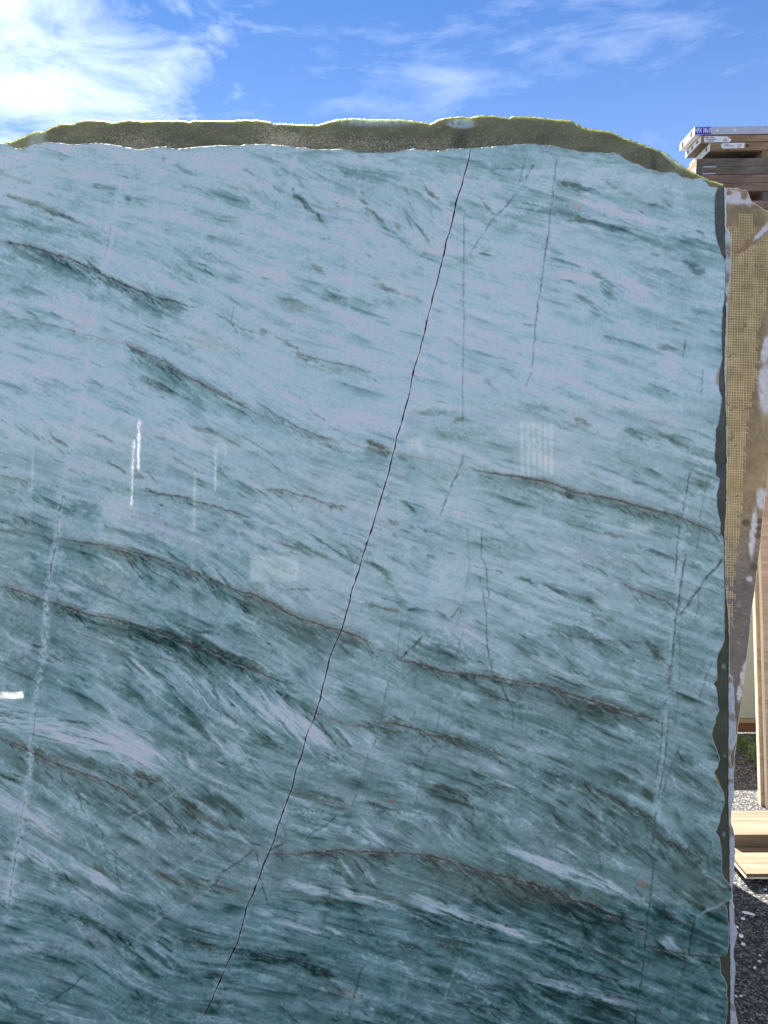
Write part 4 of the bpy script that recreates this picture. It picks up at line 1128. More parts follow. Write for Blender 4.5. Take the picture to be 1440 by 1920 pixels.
def colour_b(x, y):
    n1 = fbm(x / 70, y / 22, 4, 201); sp = perlin(x / 2.6, y / 2.2, 205) + 0.6 * perlin(x / 5.0, y / 4.2, 206)
    n2 = fbm((x + y * 1.6) / 50, y / 60, 3, 208)
    base = np.stack([.235 + .10 * n1 + .08 * n2, .225 + .09 * n1 + .08 * n2, .125 + .05 * n1 + .05 * n2], -1)
    # grains of pale resin showing through
    g = blob(x, y, 525, 263, 42, 22, 15, .8) * 0.9 + blob(x, y, 265, 275, 60, 20, 5, .8) * 0.75 + blob(x, y, 820, 275, 200, 16, 0, .7) * 0.4 + blob(x, y, 640, 275, 120, 22, 5, .8) * .35 + 0.16 + .2 * smooth(.1, .8, n1)
    m = smooth(0.75, 1.1, sp + g)[..., None] * 0.9
    base = base * (1 - m) + m * np.array([.58, .50, .34])
    dk = smooth(0.35, .9, -sp)[..., None] * 0.45
    base = base * (1 - dk) + dk * np.array([.06, .065, .05])
    pa = np.clip(blob(x, y, 866, 232, 27, 9, 0, .25) + 0.7 * blob(x, y, 705, 229, 62, 8, 0, .6) + .8 * blob(x, y, 1258, 297, 22, 6, 40, .4) + .5 * blob(x, y, 70, 262, 14, 22, 20, .6), 0, 1)
    pa = (pa * smooth(-.5, .3, fbm(x / 7, y / 14, 2, 220) + .3))[..., None]
    base = base * (1 - pa) + pa * np.array([.50, .56, .58])
    da = np.clip(blob(x, y, 862, 268, 14, 22, 0, .5) * .5 + blob(x, y, 1226, 312, 6, 22, 0, .6) * .6 + blob(x, y, 1346, 390, 24, 12, 0, .5) * .2, 0, 1)[..., None]
    base = base * (1 - da) + da * np.array([.05, .05, .04])
    strip = smooth(1310, 1325, x)[..., None] * smooth(345, 360, y)[..., None]
    low = smooth(700, 1150, y)[..., None]
    base = base * (1 - strip) + strip * (np.array([.135, .145, .135]) * (1 - low) + low * np.array([.105, .115, .075])) * (1 + .5 * n1[..., None] + .25 * sp[..., None] * (1 - .6 * low))
    for cy, cx, r in ((1250, 1357, 5), (1417, 1359, 3.5), (1565, 1357, 4)):
        d_ = np.hypot(x - cx, (y - cy) * .8)
        w = (smooth(r, r * .55, d_) * (0.5 + .5 * smooth(0, r * .6, d_)))[..., None] * .7
        base = base * (1 - w) + w * np.array([.45, .5, .5])
    return np.clip(base, .01, .9).astype(np.float32)


m_olive = mat_stone('olive_stone_back', 0.55, 0.35, grain=0.16, gscale=420.0, bump=0.25, sss=0.55)
m_oliverim = mat_edge('olive_rim', (0.06, 0.065, 0.04), (0.15, 0.155, 0.10), 0.07, (0.35, 0.37, 0.2))
slabB, kB, ybB = slab('stone_slab', 1.56, B_TOP, B_RIGHT, [(-1300, -100, 40), (-100, 1300, 1.8), (1300, 1369, 2.2)],
                      [(0, .05, .0007), (.05, 1, .0025)], 0.02, m_olive, m_oliverim, colour_b, rim=2.0, seed=15, joined=True)
tag(slabB, 'taller dark olive slab whose curved top glows above the front marble slab', 'stone slab', 'stone slabs standing upright in the yard')

# ---------------------------------------------------------------- third slab, chalk white edge
C_RIGHT = [(300, 1361), (425, 1361), (435, 1368), (450, 1370), (500, 1370), (540, 1366), (600, 1363), (640, 1361), (720, 1360), (760, 1361), (900, 1362), (940, 1361), (1000, 1358), (1100, 1360), (1150, 1366),
           (1200, 1367), (1260, 1367), (1272, 1373), (1290, 1375), (1340, 1377), (1370, 1379), (1385, 1380), (1400, 1376), (1412, 1370), (1425, 1369), (1432, 1370), (1440, 1374), (1480, 1375.5),
           (1500, 1375), (1512, 1371), (1525, 1368), (1545, 1370), (1560, 1375), (1570, 1376), (1600, 1377), (1640, 1375), (1660, 1373), (1690, 1373), (1700, 1376), (1730, 1375), (1737, 1378), (1748, 1382),
           (1757, 1380), (1770, 1377), (1785, 1374), (1800, 1376), (1812, 1378.5), (1830, 1377), (1860, 1375), (1880, 1375), (1900, 1379), (1920, 1382), (2000, 1376), (2400, 1378)]


def colour_c(x, y):
    n1 = fbm(x / 9, y / 14, 4, 301); n2 = perlin(x / 3, y / 3, 305)
    base = np.stack([.80 + .1 * n1 + .07 * n2] * 3, -1) * np.array([.96, 1.0, 1.05])
    b = np.zeros_like(x)
    for cy, h in ((1230, 5), (1345, 6), (1412, 7), (1434, 6), (1464, 3), (1558, 10), (1275, 5), (470, 14), (520, 10), (560, 6), (1890, 5)):
        b = np.maximum(b, smooth(h * 1.5, h * .6, np.abs(y - cy + 5 * n1)))
    b = (b * smooth(-.6, .1, n2 + .25))[..., None] * .8
    base = base * (1 - b) + b * np.array([.34, .25, .15])
    g = smooth(.25, .9, n1)[..., None] * .35
    base = base * (1 - g) + g * np.array([.40, .42, .46])
    return np.clip(base, .02, .9).astype(np.float32)


m_chalk = mat_stone('chalky_white_stone', 0.85, 0.2, grain=0.2, gscale=300.0, bump=0.8)
m_chalkrim = mat_edge('chalk_rim', (0.62, 0.62, 0.62), (0.8, 0.8, 0.78), 0.1)
slabC, kC, ybC = slab('stone_slab', 1.62, [(-2000, 420), (0, 362), (1300, 354), (1400, 352)], C_RIGHT, [(-1300, 1200, 60), (1200, 1300, 10), (1300, 1379, 1.6)],
                      [(0, 1, .0014)], 0.02, m_chalk, m_chalkrim, colour_c, rim=1.6, seed=25, relief=0.002)
tag(slabC, 'slab showing only its rough chalk white side as a narrow strip right of the marble', 'stone slab', 'stone slabs standing upright in the yard')

# ---------------------------------------------------------------- fourth slab, brown resin back with fibreglass mesh
D_DIST = 2.65
D_TOP = [(600, 372), (1000, 360), (1300, 355), (1357.5, 353), (1383, 353), (1391.5, 357), (1401, 357.5), (1403, 365), (1408, 378), (1421.5, 386.5), (1430, 393), (1438, 396.5), (1470, 425), (1560, 470)]
D_RIGHT = [(350, 1480), (450, 1482), (560, 1476), (700, 1468), (800, 1452), (860, 1442), (887, 1440), (910, 1437.5), (932, 1434), (977, 1429), (1020, 1425), (1060, 1420), (1102, 1415), (1152, 1408), (1188, 1405),
           (1230, 1400), (1288, 1393), (1330, 1388), (1363, 1383), (1397, 1380), (1413, 1377), (1437, 1376), (1500, 1372), (1600, 1366), (1700, 1362)]


def tape(x, y):
    return blob(x, y, 1418, 443, 46, 6.5, -40, .3)


def colour_d(x, y):
    n1 = fbm(x / 34, y / 40, 4, 401); n2 = fbm(x / 6, y / 9, 3, 404); st = fbm(x / 12, y / 4.5, 3, 408)
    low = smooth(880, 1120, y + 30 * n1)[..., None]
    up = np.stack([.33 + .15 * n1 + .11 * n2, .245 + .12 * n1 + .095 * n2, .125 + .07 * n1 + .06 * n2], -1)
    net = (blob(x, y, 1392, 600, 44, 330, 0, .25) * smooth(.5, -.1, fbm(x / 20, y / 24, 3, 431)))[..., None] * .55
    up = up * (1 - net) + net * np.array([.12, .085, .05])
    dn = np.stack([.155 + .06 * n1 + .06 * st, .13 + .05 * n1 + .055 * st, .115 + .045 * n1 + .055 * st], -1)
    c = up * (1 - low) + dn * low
    rust = smooth(.25, .7, fbm(x / 22, y / 22, 4, 411))[..., None] * .6
    c = c * (1 - rust) + rust * np.array([.20, .10, .04])
    dark = smooth(.45, .8, fbm(x / 10, y / 10, 3, 415))[..., None] * .5
    c = c * (1 - dark) + dark * np.array([.07, .05, .04])
    t = tape(x, y)[..., None]
    c = c * (1 - t) + t * np.array([.27, .165, .085]) * (1 + .25 * n2[..., None])
    wob = 0.5 * n2 + .35 * n1
    wh = np.zeros_like(x)
    for cx, cy, a, b, an in ((1378, 370, 28, 13, 5), (1436, 655, 8, 26, 10), (1437, 730, 15, 45, 0), (1432, 700, 8, 10, 0), (1412, 1000, 6, 45, 5), (1436, 428, 18, 5, -40), (1424, 440, 16, 4, -40), (1404, 375, 10, 10, 60), (1405, 1085, 6, 5, 0),
                             (1428, 935, 10, 20, 0), (1396, 1262, 6, 24, 12), (1386, 1300, 5, 14, 5)):
        wh = np.maximum(wh, blob(x + 6 * wob, y + 6 * wob, cx, cy, a, b, an, .3))
    wh = wh * smooth(-.55, -.2, wob)
    tanp = np.maximum(blob(x, y, 1395, 366, 6, 9, 0, .3), blob(x, y, 1366, 362, 8, 4, -10, .3))
    wh = (wh * (1 - tanp) + .45 * smooth(.25, .7, st)[...] * smooth(880, 1000, y) * smooth(1385, 1410, x + (y - 900) * .08))[..., None]
    wh = np.clip(wh, 0, 1)
    c = c * (1 - wh) + wh * np.array([.56, .54, .56]) * (1 + .2 * n2[..., None])
    for cx, cy, a, b in ((1425, 977, 6, 6), (1423, 991, 6, 5), (1421, 1004, 7, 6), (1414, 1063, 7, 6), (1398, 980, 8, 7)):
        d_ = blob(x, y, cx, cy, a, b, 0, .25)[..., None] * .9
        c = c * (1 - d_) + d_ * np.array([.10, .065, .035])
    return np.clip(c, .015, .85).astype(np.float32)


m_brown = mat_stone('brown_resin_back', 0.42, 0.5, grain=0.14, gscale=260.0, bump=0.5)
m_brownrim = mat_edge('pale_rim', (0.6, 0.55, 0.45), (0.8, 0.76, 0.68), 0.25, (.8, .7, .5))
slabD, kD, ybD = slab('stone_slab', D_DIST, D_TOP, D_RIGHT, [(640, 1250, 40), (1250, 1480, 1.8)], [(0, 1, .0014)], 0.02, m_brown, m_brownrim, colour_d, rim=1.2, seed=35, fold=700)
tag(slabD, 'brown resin-backed slab covered in pale fibreglass mesh at the right, behind the marble', 'stone slab', 'stone slabs standing upright in the yard')


def mesh_threads():
    """the net of pale threads glued on the brown slab; it is missing where the resin has covered it"""
    V, Q = [], []
    pitch, w = 4.75, 0.52
    rx = lambda y: np.interp(y, [400, 470, 560, 640, 700, 760, 860, 950, 1000, 1060, 1180], [1432, 1452, 1436, 1418, 1424, 1404, 1398, 1393, 1386, 1379, 1372])

    def ok(x, y):
        if x > float(rx(y)) + 6 * perlin(np.array([y / 11.]), np.array([x / 9.]), 3)[0]: return False
        if y < 398 + (0 if x > 1385 else 26) or (y < 424 and x > 1413): return False
        if tape(np.array([x]), np.array([y]))[0] > 0.3: return False
        g = fbm(np.array([x / 26.]), np.array([y / 30.]), 3, 77)[0]
        return g > -0.42 + 0.25 * smooth(880, 1150, np.array([y]))[0] and rng.random() > 0.02
    def quad(x0, y0, x1, y1, horiz, h):
        i = len(V)
        d = w
        c = [(x0, y0 - d), (x1, y1 - d), (x1, y1 + d), (x0, y0 + d)] if horiz else [(x0 - d, y0), (x0 + d, y0), (x1 + d, y1), (x1 - d, y1)]
        pts = [((x - 720) * kD, -h, (ybD - y) * kD) for x, y in c]
        V.extend(pts); Q.append((i, i + 3, i + 2, i + 1) if horiz else (i, i + 3, i + 2, i + 1))
        # little sides so the thread has body
        for a, b in ((0, 1), (1, 2), (2, 3), (3, 0)):
            j = len(V)
            pa, pb = pts[a], pts[b]
            V.extend([pa, pb, (pb[0], 0.0006, pb[2]), (pa[0], 0.0006, pa[2])]); Q.append((j, j + 1, j + 2, j + 3))
    lean = -0.045
    nx = int((1460 - 1358) / pitch); ny = int((1180 - 396) / pitch)
    X = lambda i, j: 1358 + i * pitch + lean * (j * pitch) * 0.4 + 0.5 * math.sin(i * 1.7 + j * 0.21)
    Yc = lambda i, j: 396 + j * pitch + 0.03 * i * pitch + 0.5 * math.sin(j * 1.3 + i * .3)
    for i in range(nx):
        for j in range(ny):
            x, y = X(i, j), Yc(i, j)
            if x < 1352 or not ok(x, y): continue
            x2, y2 = X(i, j + 1), Yc(i, j + 1)
            quad(x, y, x2, y2, False, 0.0009)
            x3, y3 = X(i + 1, j), Yc(i + 1, j)
            if ok(x3, y3): quad(x, y, x3, y3, True, 0.0004)
    me = bpy.data.meshes.new('fibreglass_mesh')
    me.from_pydata(V, [], Q)
    n = NT('fibreglass_thread', 0.6, 0.4)
    f_ = n.noise(n.coords(), 18.0, 4, 0.6)
    n.color(n.mix(n.ramp(f_, [(0.35, 0), (0.65, 1)]), (0.40, 0.31, 0.15), (0.66, 0.54, 0.30)))
    o = link_mesh('fibreglass_mesh', me, n.m, slabD)
    o['kind'] = 'stuff'


mesh_threads()

# ---------------------------------------------------------------- the high stack of wall panels and planks
YAW = math.radians(-2.2)
P0 = at_y(1303, 238, 8.5)
RZ = Matrix.Rotation(YAW, 4, 'Z')
PX = (P0.y * CP - (P0.z - CAMZ) * SP) / F         # metres per photograph pixel at the stack
m_white = mat_plain('white_coated_steel', (0.80, 0.80, 0.78), 0.45, var=0.06, scale=12)
m_galv = mat_plain('galvanised_steel', (0.50, 0.50, 0.56), 0.42, metal=0.25, var=0.10, scale=14)
m_dark = mat_plain('hole_shade', (0.012, 0.012, 0.013), 0.9, var=0)
m_fir = mat_wood('fir_plank', (0.20, 0.12, 0.065), (0.42, 0.29, 0.18), 0, 12, 0.35)
m_red = mat_wood('reddish_plank', (0.15, 0.085, 0.06), (0.33, 0.22, 0.17), 0, 12, 0.5)
m_grey = mat_wood('weathered_plank', (0.095, 0.075, 0.058), (0.24, 0.20, 0.16), 0, 14, 0.6)
m_endgrain = mat_wood('sawn_end', (0.18, 0.125, 0.07), (0.34, 0.26, 0.16), 2, 20, 0.15, False)
m_paper = mat_plain('paper_tag', (0.78, 0.78, 0.80), 0.7, var=0.04)
m_ink = mat_plain('grey_ink', (0.12, 0.12, 0.16), 0.7, var=0)
m_redink = mat_plain('red_ink', (0.45, 0.07, 0.06), 0.7, var=0)
m_blue = mat_plain('blue_sticker', (0.045, 0.045, 0.52), 0.45, var=0.05)
m_letter = mat_plain('white_letter', (0.82, 0.82, 0.86), 0.5, var=0)


def stack_thing(name, px, top, label, cat, group=None):
    loc = P0 + RZ @ Vector(((px - 1303) * PX, 0, top))
    e = empty(name, loc, (0, 0, YAW))
    return tag(e, label, cat, group)


def slots(parent, spots, size=(0.035, 0.05)):
    for y, z in spots:
        MB().box((-0.0075, y - size[0] / 2, z - size[1] / 2), (-0.0035, y + size[0] / 2, z + size[1] / 2)).build('slot_shade', m_dark, parent)  # raised dark plate painted as the shade inside a slot


def print_lines(parent, x0, z0, w, rows, dy, mat=None):
    """rows of small dark strokes standing for print that cannot be read"""
    b = MB()
    for r, (a, l) in enumerate(rows):
        x = x0 + a
        while x < x0 + a + l:
            d = random.uniform(.004, .014)
            b.box((x, dy - 0.0008, z0 - r * 0.0175 - 0.010), (x + d, dy, z0 - r * 0.0175)); x += d + random.uniform(.002, .006)
    return b.build('print', mat or m_ink, parent)


GP = 'wall panels in the high stack'
L = 3.05
# topmost panel: steel rail in front, white coated end
t1 = stack_thing('shear_panel', 1303, 0, 'grey steel wall panel with blue sticker, topmost in the high stack', 'wall panel', GP)
h1 = 0.080
MB().box((0, 0, -h1), (L, 0.045, 0)).build('rail', m_galv, t1, 0.003)
MB().box((-0.003, 0.0455, -h1 + .001), (L, 0.457, -0.001)).build('deck', m_white, t1, 0.003)
pl = MB().box((-0.003, -0.0005, -h1 - .0005), (0.0, 0.46, 0.0005)).build('end_plate', m_white, t1, 0.0)
slots(t1, [(0.10, -0.035), (0.36, -0.045)], (0.03, 0.05))
stk = MB().box((0.004, -0.003, -0.077), (0.172, -0.0005, -0.002)).build('sticker', m_blue, t1)
cu = bpy.data.curves.new('lettering', 'FONT')
cu.body = 'HFX 18x10'
cu.size = 0.060; cu.extrude = 0.0006; cu.offset = 0.0012
cu.align_x = 'CENTER'; cu.align_y = 'CENTER'
to = bpy.data.objects.new('lettering', cu); COL.objects.link(to)
to.parent = stk; to.location = (0.088, -0.0040, -0.0385); to.rotation_euler = (math.radians(90), 0, 0)
to.scale = (0.64, 1.12, 1.0)
bpy.context.view_layer.update()
lme = bpy.data.meshes.new_from_object(to.evaluated_get(bpy.context.evaluated_depsgraph_get()))
lo = bpy.data.objects.new('lettering', lme); lo.parent = stk; lo.location = to.location; lo.rotation_euler = to.rotation_euler; lo.scale = to.scale
bpy.data.objects.remove(to)
COL.objects.link(lo); lo.name = 'lettering'
lme.materials.clear(); lme.materials.append(m_letter)
for xx in (0.235, 0.42):
    bpy_me = bmesh.new()
    bmesh.ops.create_cone(bpy_me, cap_ends=True, segments=16, radius1=0.014, radius2=0.014, depth=0.004, matrix=Matrix.Translation((xx, -0.0015, -0.038)) @ Matrix.Rotation(math.radians(90), 4, 'X'))
    me = bpy.data.meshes.new('hole_light_disc'); bpy_me.to_mesh(me); bpy_me.free()
    link_mesh('hole_light_disc', me, m_white, t1)  # white disc painted as bright sky seen through a bolt hole

t2 = stack_thing('shear_panel', 1315, -0.090, 'wood-faced wall panel with white end, second down in the high stack', 'wall panel', GP)
MB().box((0, 0, -0.068), (L, 0.05, 0)).build('plank', m_fir, t2, 0.002)
MB().box((0.0, 0.0505, -0.067), (L, 0.46, -0.001)).build('deck', m_grey, t2)
MB().box((-0.003, 0.001, -0.0675), (0, 0.462, -0.0005)).build('end_plate', m_white, t2)
slots(t2, [(0.10, -0.03), (0.25, -0.035), (0.38, -0.03)], (0.025, 0.028))


def paper(parent, pts, y, rows, x0, z0, red=None):
    p = MB().prism(pts, y - 0.002, y - 0.0008).build('paper_tag', m_paper, parent)
    print_lines(p, x0, z0, 0.1, rows, y - 0.0021)
    if red:
        b = MB()
        for i in range(4): b.box((red[0] + i * .009, y - 0.0029, red[1] - .013), (red[0] + i * .009 + .007, y - 0.0021, red[1]))
        b.build('red_print', m_redink, p)
    return p


paper(t2, [(0.033, -0.066), (0.055, -0.071), (0.305, -0.071), (0.318, -0.045), (0.27, -0.012), (0.038, -0.008), (0.032, -0.03)], 0.0, [(0.04, .05), (0.0, .10), (0.01, .07)], 0.05, -0.018, (0.045, -0.014))
print_lines(t2.children[-1], 0.235, -0.035, 0.1, [(0, .04), (0.0, .035)], -0.0021)
t3 = stack_thing('shear_panel', 1332.5, -0.166, 'wood-faced wall panel with a round dark hole, third down in the high stack', 'wall panel', GP)
MB().box((0, 0, -0.078), (L, 0.05, 0)).build('plank', m_fir, t3, 0.002)
MB().box((0.0, 0.0505, -0.077), (L, 0.60, -0.001)).build('deck', m_grey, t3)
MB().box((-0.003, 0.001, -0.0775), (0, 0.605, -0.0005)).build('end_plate', m_white, t3)
slots(t3, [(0.10, -0.032), (0.52, -0.036)], (0.018, 0.04))
paper(t3, [(0.110, -0.03), (0.128, -0.058), (0.135, -0.06), (0.356, -0.058), (0.360, -0.004), (0.13, -0.003)], 0.0, [(0.02, .05), (0.02, .09)], 0.125, -0.012)
print_lines(t3.children[-1], 0.285, -0.022, 0.1, [(0, .04), (0.0, .035)], -0.0021)
hb = bmesh.new()
bmesh.ops.create_cone(hb, cap_ends=True, segments=16, radius1=0.013, radius2=0.013, depth=0.004, matrix=Matrix.Translation((0.388, -0.001, -0.034)) @ Matrix.Rotation(math.radians(90), 4, 'X'))
me = bpy.data.meshes.new('round_hole_shade'); hb.to_mesh(me); hb.free()
link_mesh('round_hole_shade', me, mat_plain('red_hole_shade', (0.03, 0.012, 0.01), 0.9, var=0), t3)  # raised dark disc, the shade of a hole put into its colour
# spacer between the panels and the grey boards
for x in (0.72,):
    e = stack_thing('spacer_block', 1303, -0.244, 'pale timber spacer block under the wood-faced panels of the high stack', 'timber block')
    e.location = P0 + RZ @ Vector((x, 0.0, -0.3245))
    MB().box((0, 0.02, 0), (0.09, 0.60, 0.0795)).build('block', m_endgrain, e, 0.002)
GL = 'planks in the high stack'


def plank(px, top, h, depth, mat, label, end=None, y0=0.0, name='plank_layer'):
    e = stack_thing('timber_plank', px, top, label, 'timber plank', GL)
    MB().box((0, y0, -h), (L, depth, -0.0015)).build('board', mat, e, 0.002)
    if end is not None: MB().box((-0.003, y0 + .001, -h + .001), (-0.0003, depth - .001, -0.0025)).build('end_face', end, e)
    return e


p4 = plank(1309, -0.325, 0.082, 0.50, m_grey, 'weathered grey plank with a tan sawn end, uppermost bare plank of the high stack', m_endgrain)
MB().box((0.065, -0.003, -0.0925), (0.205, -0.0006, -0.0805)).build('metal_strap', m_galv, p4)
p5 = plank(1308, -0.408, 0.082, 0.50, m_grey, 'weathered grey plank with a white end and metal strap, below the tan-ended plank', m_white)
slots(p5, [(0.08, -0.04)], (0.02, 0.035))
MB().box((0.065, -0.003, -0.0805), (0.205, -0.0006, -0.0685)).build('metal_strap', m_galv, p5)
plank(1312, -0.4935, 0.085, 0.52, m_red, 'reddish brown plank just above the top corner of the marble slab')
plank(1310, -0.5805, 0.083, 0.52, m_red, 'knotty reddish plank directly above the dark gap in the high stack', y0=0.004)
for x in (0.75,):
    e = stack_thing('spacer_block', 1303, -0.6, 'dark timber spacer block inside the gap of the high stack', 'timber block')
    e.location = P0 + RZ @ Vector((x, 0.03, -0.7645))
    MB().box((0, 0.0, 0), (0.09, 0.45, 0.0995)).build('block', m_grey, e, 0.002)
plank(1312, -0.765, 0.085, 0.52, m_red, 'brown plank below the dark gap of the high stack')
plank(1310, -0.8515, 0.085, 0.52, m_grey, 'lowest grey brown plank of the high stack, next to the mesh-backed slab')


def rack():
    zt = P0.z - 0.938
    e = empty('storage_rack', (P0.x, P0.y, 0), (0, 0, YAW))
    tag(e, 'tall steel storage rack carrying the high stack of wall panels', 'storage rack')
    m = mat_plain('green_rack_steel', (0.05, 0.12, 0.08), 0.5, var=0.2)
    for x in (0.25, 2.9):
        for y in (0.06, 0.46):
            MB().box((x, y, 0), (x + .08, y + .06, zt - 0.101)).build('upright', m, e, 0.003)
    for y in (0.06, 0.46):
        MB().box((0.05, y, zt - 0.1), (3.05, y + .05, zt)).build('beam', m, e, 0.003)


rack()

# ---------------------------------------------------------------- things on the asphalt to the right
# pale green panel standing on a brown timber foot
py_ = 3.86
pz = lambda py: at_y(1400, py, py_).z
x_l, x_r = at_y(1180, 1300, py_).x, at_y(1520, 1300, py_).x
e = empty('site_panel', (x_l, py_, 0.0))
tag(e, 'sage green panel on a dark brown timber foot behind the mesh-backed slab', 'panel')
zb = max(0.022, pz(1373.5)); z1 = zb + 0.050; z2 = z1 + 0.022
m_sage = mat_plain('sage_paint', (0.21, 0.25, 0.225), 0.6, var=0.05, scale=6)
MB().box((0, 0, z2), (x_r - x_l, 0.03, 0.80)).build('face', m_sage, e, 0.002)
MB().box((0, -0.012, z1 + .001), (x_r - x_l, 0.035, z2 - .001)).build('bottom_rail', mat_plain('olive_rail', (0.17, 0.15, 0.09), 0.6), e, 0.002)
MB().box((0, -0.006, zb), (x_r - x_l, 0.05, z1)).build('timber_foot', mat_wood('dark_brown_timber', (0.05, 0.025, 0.014), (0.11, 0.06, 0.035), 0, 14, .4), e, 0.002)
for x in (0.02, x_r - x_l - 0.07):
    MB().box((x, 0.0, 0), (x + 0.05, 0.05, zb - .0005)).build('block', m_grey, e)

# two plywood sheets on end
m_plyface = mat_wood('plywood_face', (0.36, 0.24, 0.165), (0.58, 0.44, 0.34), 0, 9, 0.25)
m_plyedge = mat_wood('plywood_edge', (0.50, 0.42, 0.29), (0.74, 0.66, 0.50), 2, 30, 0.1, False)
g0 = on_ground(1437.5, 1517)
tilt = math.radians(-2.6)


def ply(x, y, w, h, label):
    e = empty('plywood_sheet', (x, y, 0.0), (math.radians(-3), tilt, 0))
    tag(e, label, 'plywood sheet', 'plywood sheets standing on end')
    MB().box((0.0005, 0, 0.0), (w, 0.023, h)).build('face', m_plyface, e, 0.0006)
    for i, (a, b) in enumerate(((0.0002, 0.0074), (0.0079, 0.0151), (0.0156, 0.0228))):
        MB().box((-0.0012 - 0.0006 * (i % 2), a, 0.001), (0.0004, b, h - .001)).build('ply_layer', m_plyedge, e)
    return e


ply(g0.x + 0.004, g0.y - 0.004, 0.75, 1.75, 'front plywood sheet of the pair standing on end at the right edge of the photo')
ply(g0.x - 0.010, g0.y + 0.026, 0.75, 1.72, 'rear plywood sheet showing only its pale sawn edge at the right')

# heavy board lying across a plywood offcut
m_board = mat_wood('fresh_board', (0.075, 0.05, 0.03), (0.185, 0.147, 0.10), 0, 7, 0.12)
m_offcut = mat_wood('fresh_plywood', (0.085, 0.055, 0.032), (0.19, 0.145, 0.095), 0, 8, 0.08, False)
ax = on_ground(1377, 1565, 0.098).x
e = empty('timber_board', (ax, 2.665, 0.050))
tag(e, 'thick pale timber board with wavy grain lying on the plywood offcut', 'timber board')
MB().prism([(0, 0), (1.6, 0), (1.6, 0.0475), (0.0, 0.0475)], 0, 0.182).build('board', m_board, e, 0.003)
bp = on_ground(1400, 1638, 0.05)
e = empty('plywood_offcut', (bp.x, bp.y, 0.0))
tag(e, 'plywood offcut with a bright square-cut end, lowest piece under the timber board', 'plywood')
MB().box((0, 0, 0.0375), (1.55, 0.235, 0.0495)).build('top_sheet', m_offcut, e, 0.0008)
MB().box((-0.001, 0.002, 0.0295), (1.55, 0.235, 0.037)).build('under_sheet', m_plyedge, e, 0.0008)
for x in (0.35, 1.3):
    MB().box((x, 0.03, 0), (x + .09, 0.22, 0.029)).build('bearer', m_grey, e, 0.001)

# weeds growing along a crack
m_leaf = NT('weed_leaf', 0.6, 0.3).color((0.055, 0.10, 0.018)).m
a0, a1 = on_ground(1384, 1393), on_ground(1431, 1448)
e = empty('weed', (a0 + a1) / 2)
tag(e, 'low green weed sprawling in a crack of the shaded asphalt beside the plywood', 'weed')
org = (a0 + a1) / 2
V, Q = [], []
for i in range(420):
    t = random.random()
    wv = 0.022 * (0.6 + math.sin(t * 3.1)) 
    p = a0.lerp(a1, t) - org + Vector((random.gauss(0, wv), random.gauss(0, wv * 1.2), random.uniform(0.002, 0.045) * (0.5 + math.sin(t * 3.14))))
    s = random.uniform(.006, .014)
    d = Vector((random.gauss(0, 1), random.gauss(0, 1), random.gauss(.4, .5))).normalized()
    sd_ = d.cross(Vector((random.gauss(0, .3), random.gauss(0, .3), 1))).normalized() * s * .4
    j = len(V)
    V += [tuple(p), tuple(p + d * s + sd_), tuple(p + d * s * 2), tuple(p + d * s - sd_)]
    Q.append((j, j + 1, j + 2, j + 3))
me = bpy.data.meshes.new('foliage'); me.from_pydata(V, [], Q)
link_mesh('foliage', me, m_leaf, e)
sp_ = on_ground(1415, 1425) - org
st = MB()
for kx in range(3):
    st.box((sp_.x - .03 + kx * .025, sp_.y + kx * .01, 0), (sp_.x - .03 + kx * .025 + .0022, sp_.y + kx * .01 + .0022, .075 - kx * .02))
st.build('stem', NT('dry_stem', 0.7).color((0.25, 0.25, 0.14)).m, e)

# chips of stone on the shaded asphalt
m_chip = mat_plain('white_stone_chip', (0.72, 0.74, 0.74), 0.6, var=0.1)


def chip(px, py, lx, ly, ang, label, group=None, name='stone_chip', seed=0):
    r = random.Random(seed)
    p = on_ground(px, py)
    bm = bmesh.new()
    bmesh.ops.create_icosphere(bm, subdivisions=2, radius=1.0)
    for v in bm.verts:
        n_ = 1 + r.uniform(-.22, .22)
        v.co = Vector((v.co.x * lx * n_, v.co.y * ly * n_, (v.co.z * .45 * min(lx, ly) * n_) + .3 * min(lx, ly)))
    me = bpy.data.meshes.new(name); bm.to_mesh(me); bm.free()
    o = link_mesh(name, me, m_chip)
    o.location = p; o.rotation_euler = (0, 0, math.radians(ang))
    tag(o, label, 'stone chip', group)


chip(1402, 1713, .020, .006, -28, 'long white stone sliver at the edge of the shadow on the asphalt', None, seed=1)
CHIPS = [(1393, 1723, .007, "small white stone chip just below the long white sliver"),
         (1382, 1739, .006, "small white stone chip touching the chalk white slab edge above its bulge"),
         (1390, 1756, .009, "largest rounded white stone chip, beside the bulge of the chalk white slab edge"),
         (1394, 1771, .007, "white stone chip just below the largest rounded chip on the shaded asphalt"),
         (1425, 1792, .004, "topmost of three white stone chips in the shade near the photo's right side"),
         (1424, 1803, .005, "middle one of three white stone chips in the shade near the photo's right side"),
         (1415, 1815, .005, "lowest of three white stone chips in the shade near the photo's right side"),
         (1390, 1868, .004, "right one of a close pair of tiny white stone chips low in the shade"),
         (1380, 1868, .004, "left one of a close pair of tiny white stone chips, against the chalk white edge"),
         (1435, 1668, .005, "white stone chip lying in the shadow right under the plywood offcut")]
for i, (px, py, s, lab) in enumerate(CHIPS):
    chip(px, py, s, s * .8, i * 37, lab, 'small white chips on the asphalt', seed=10 + i)

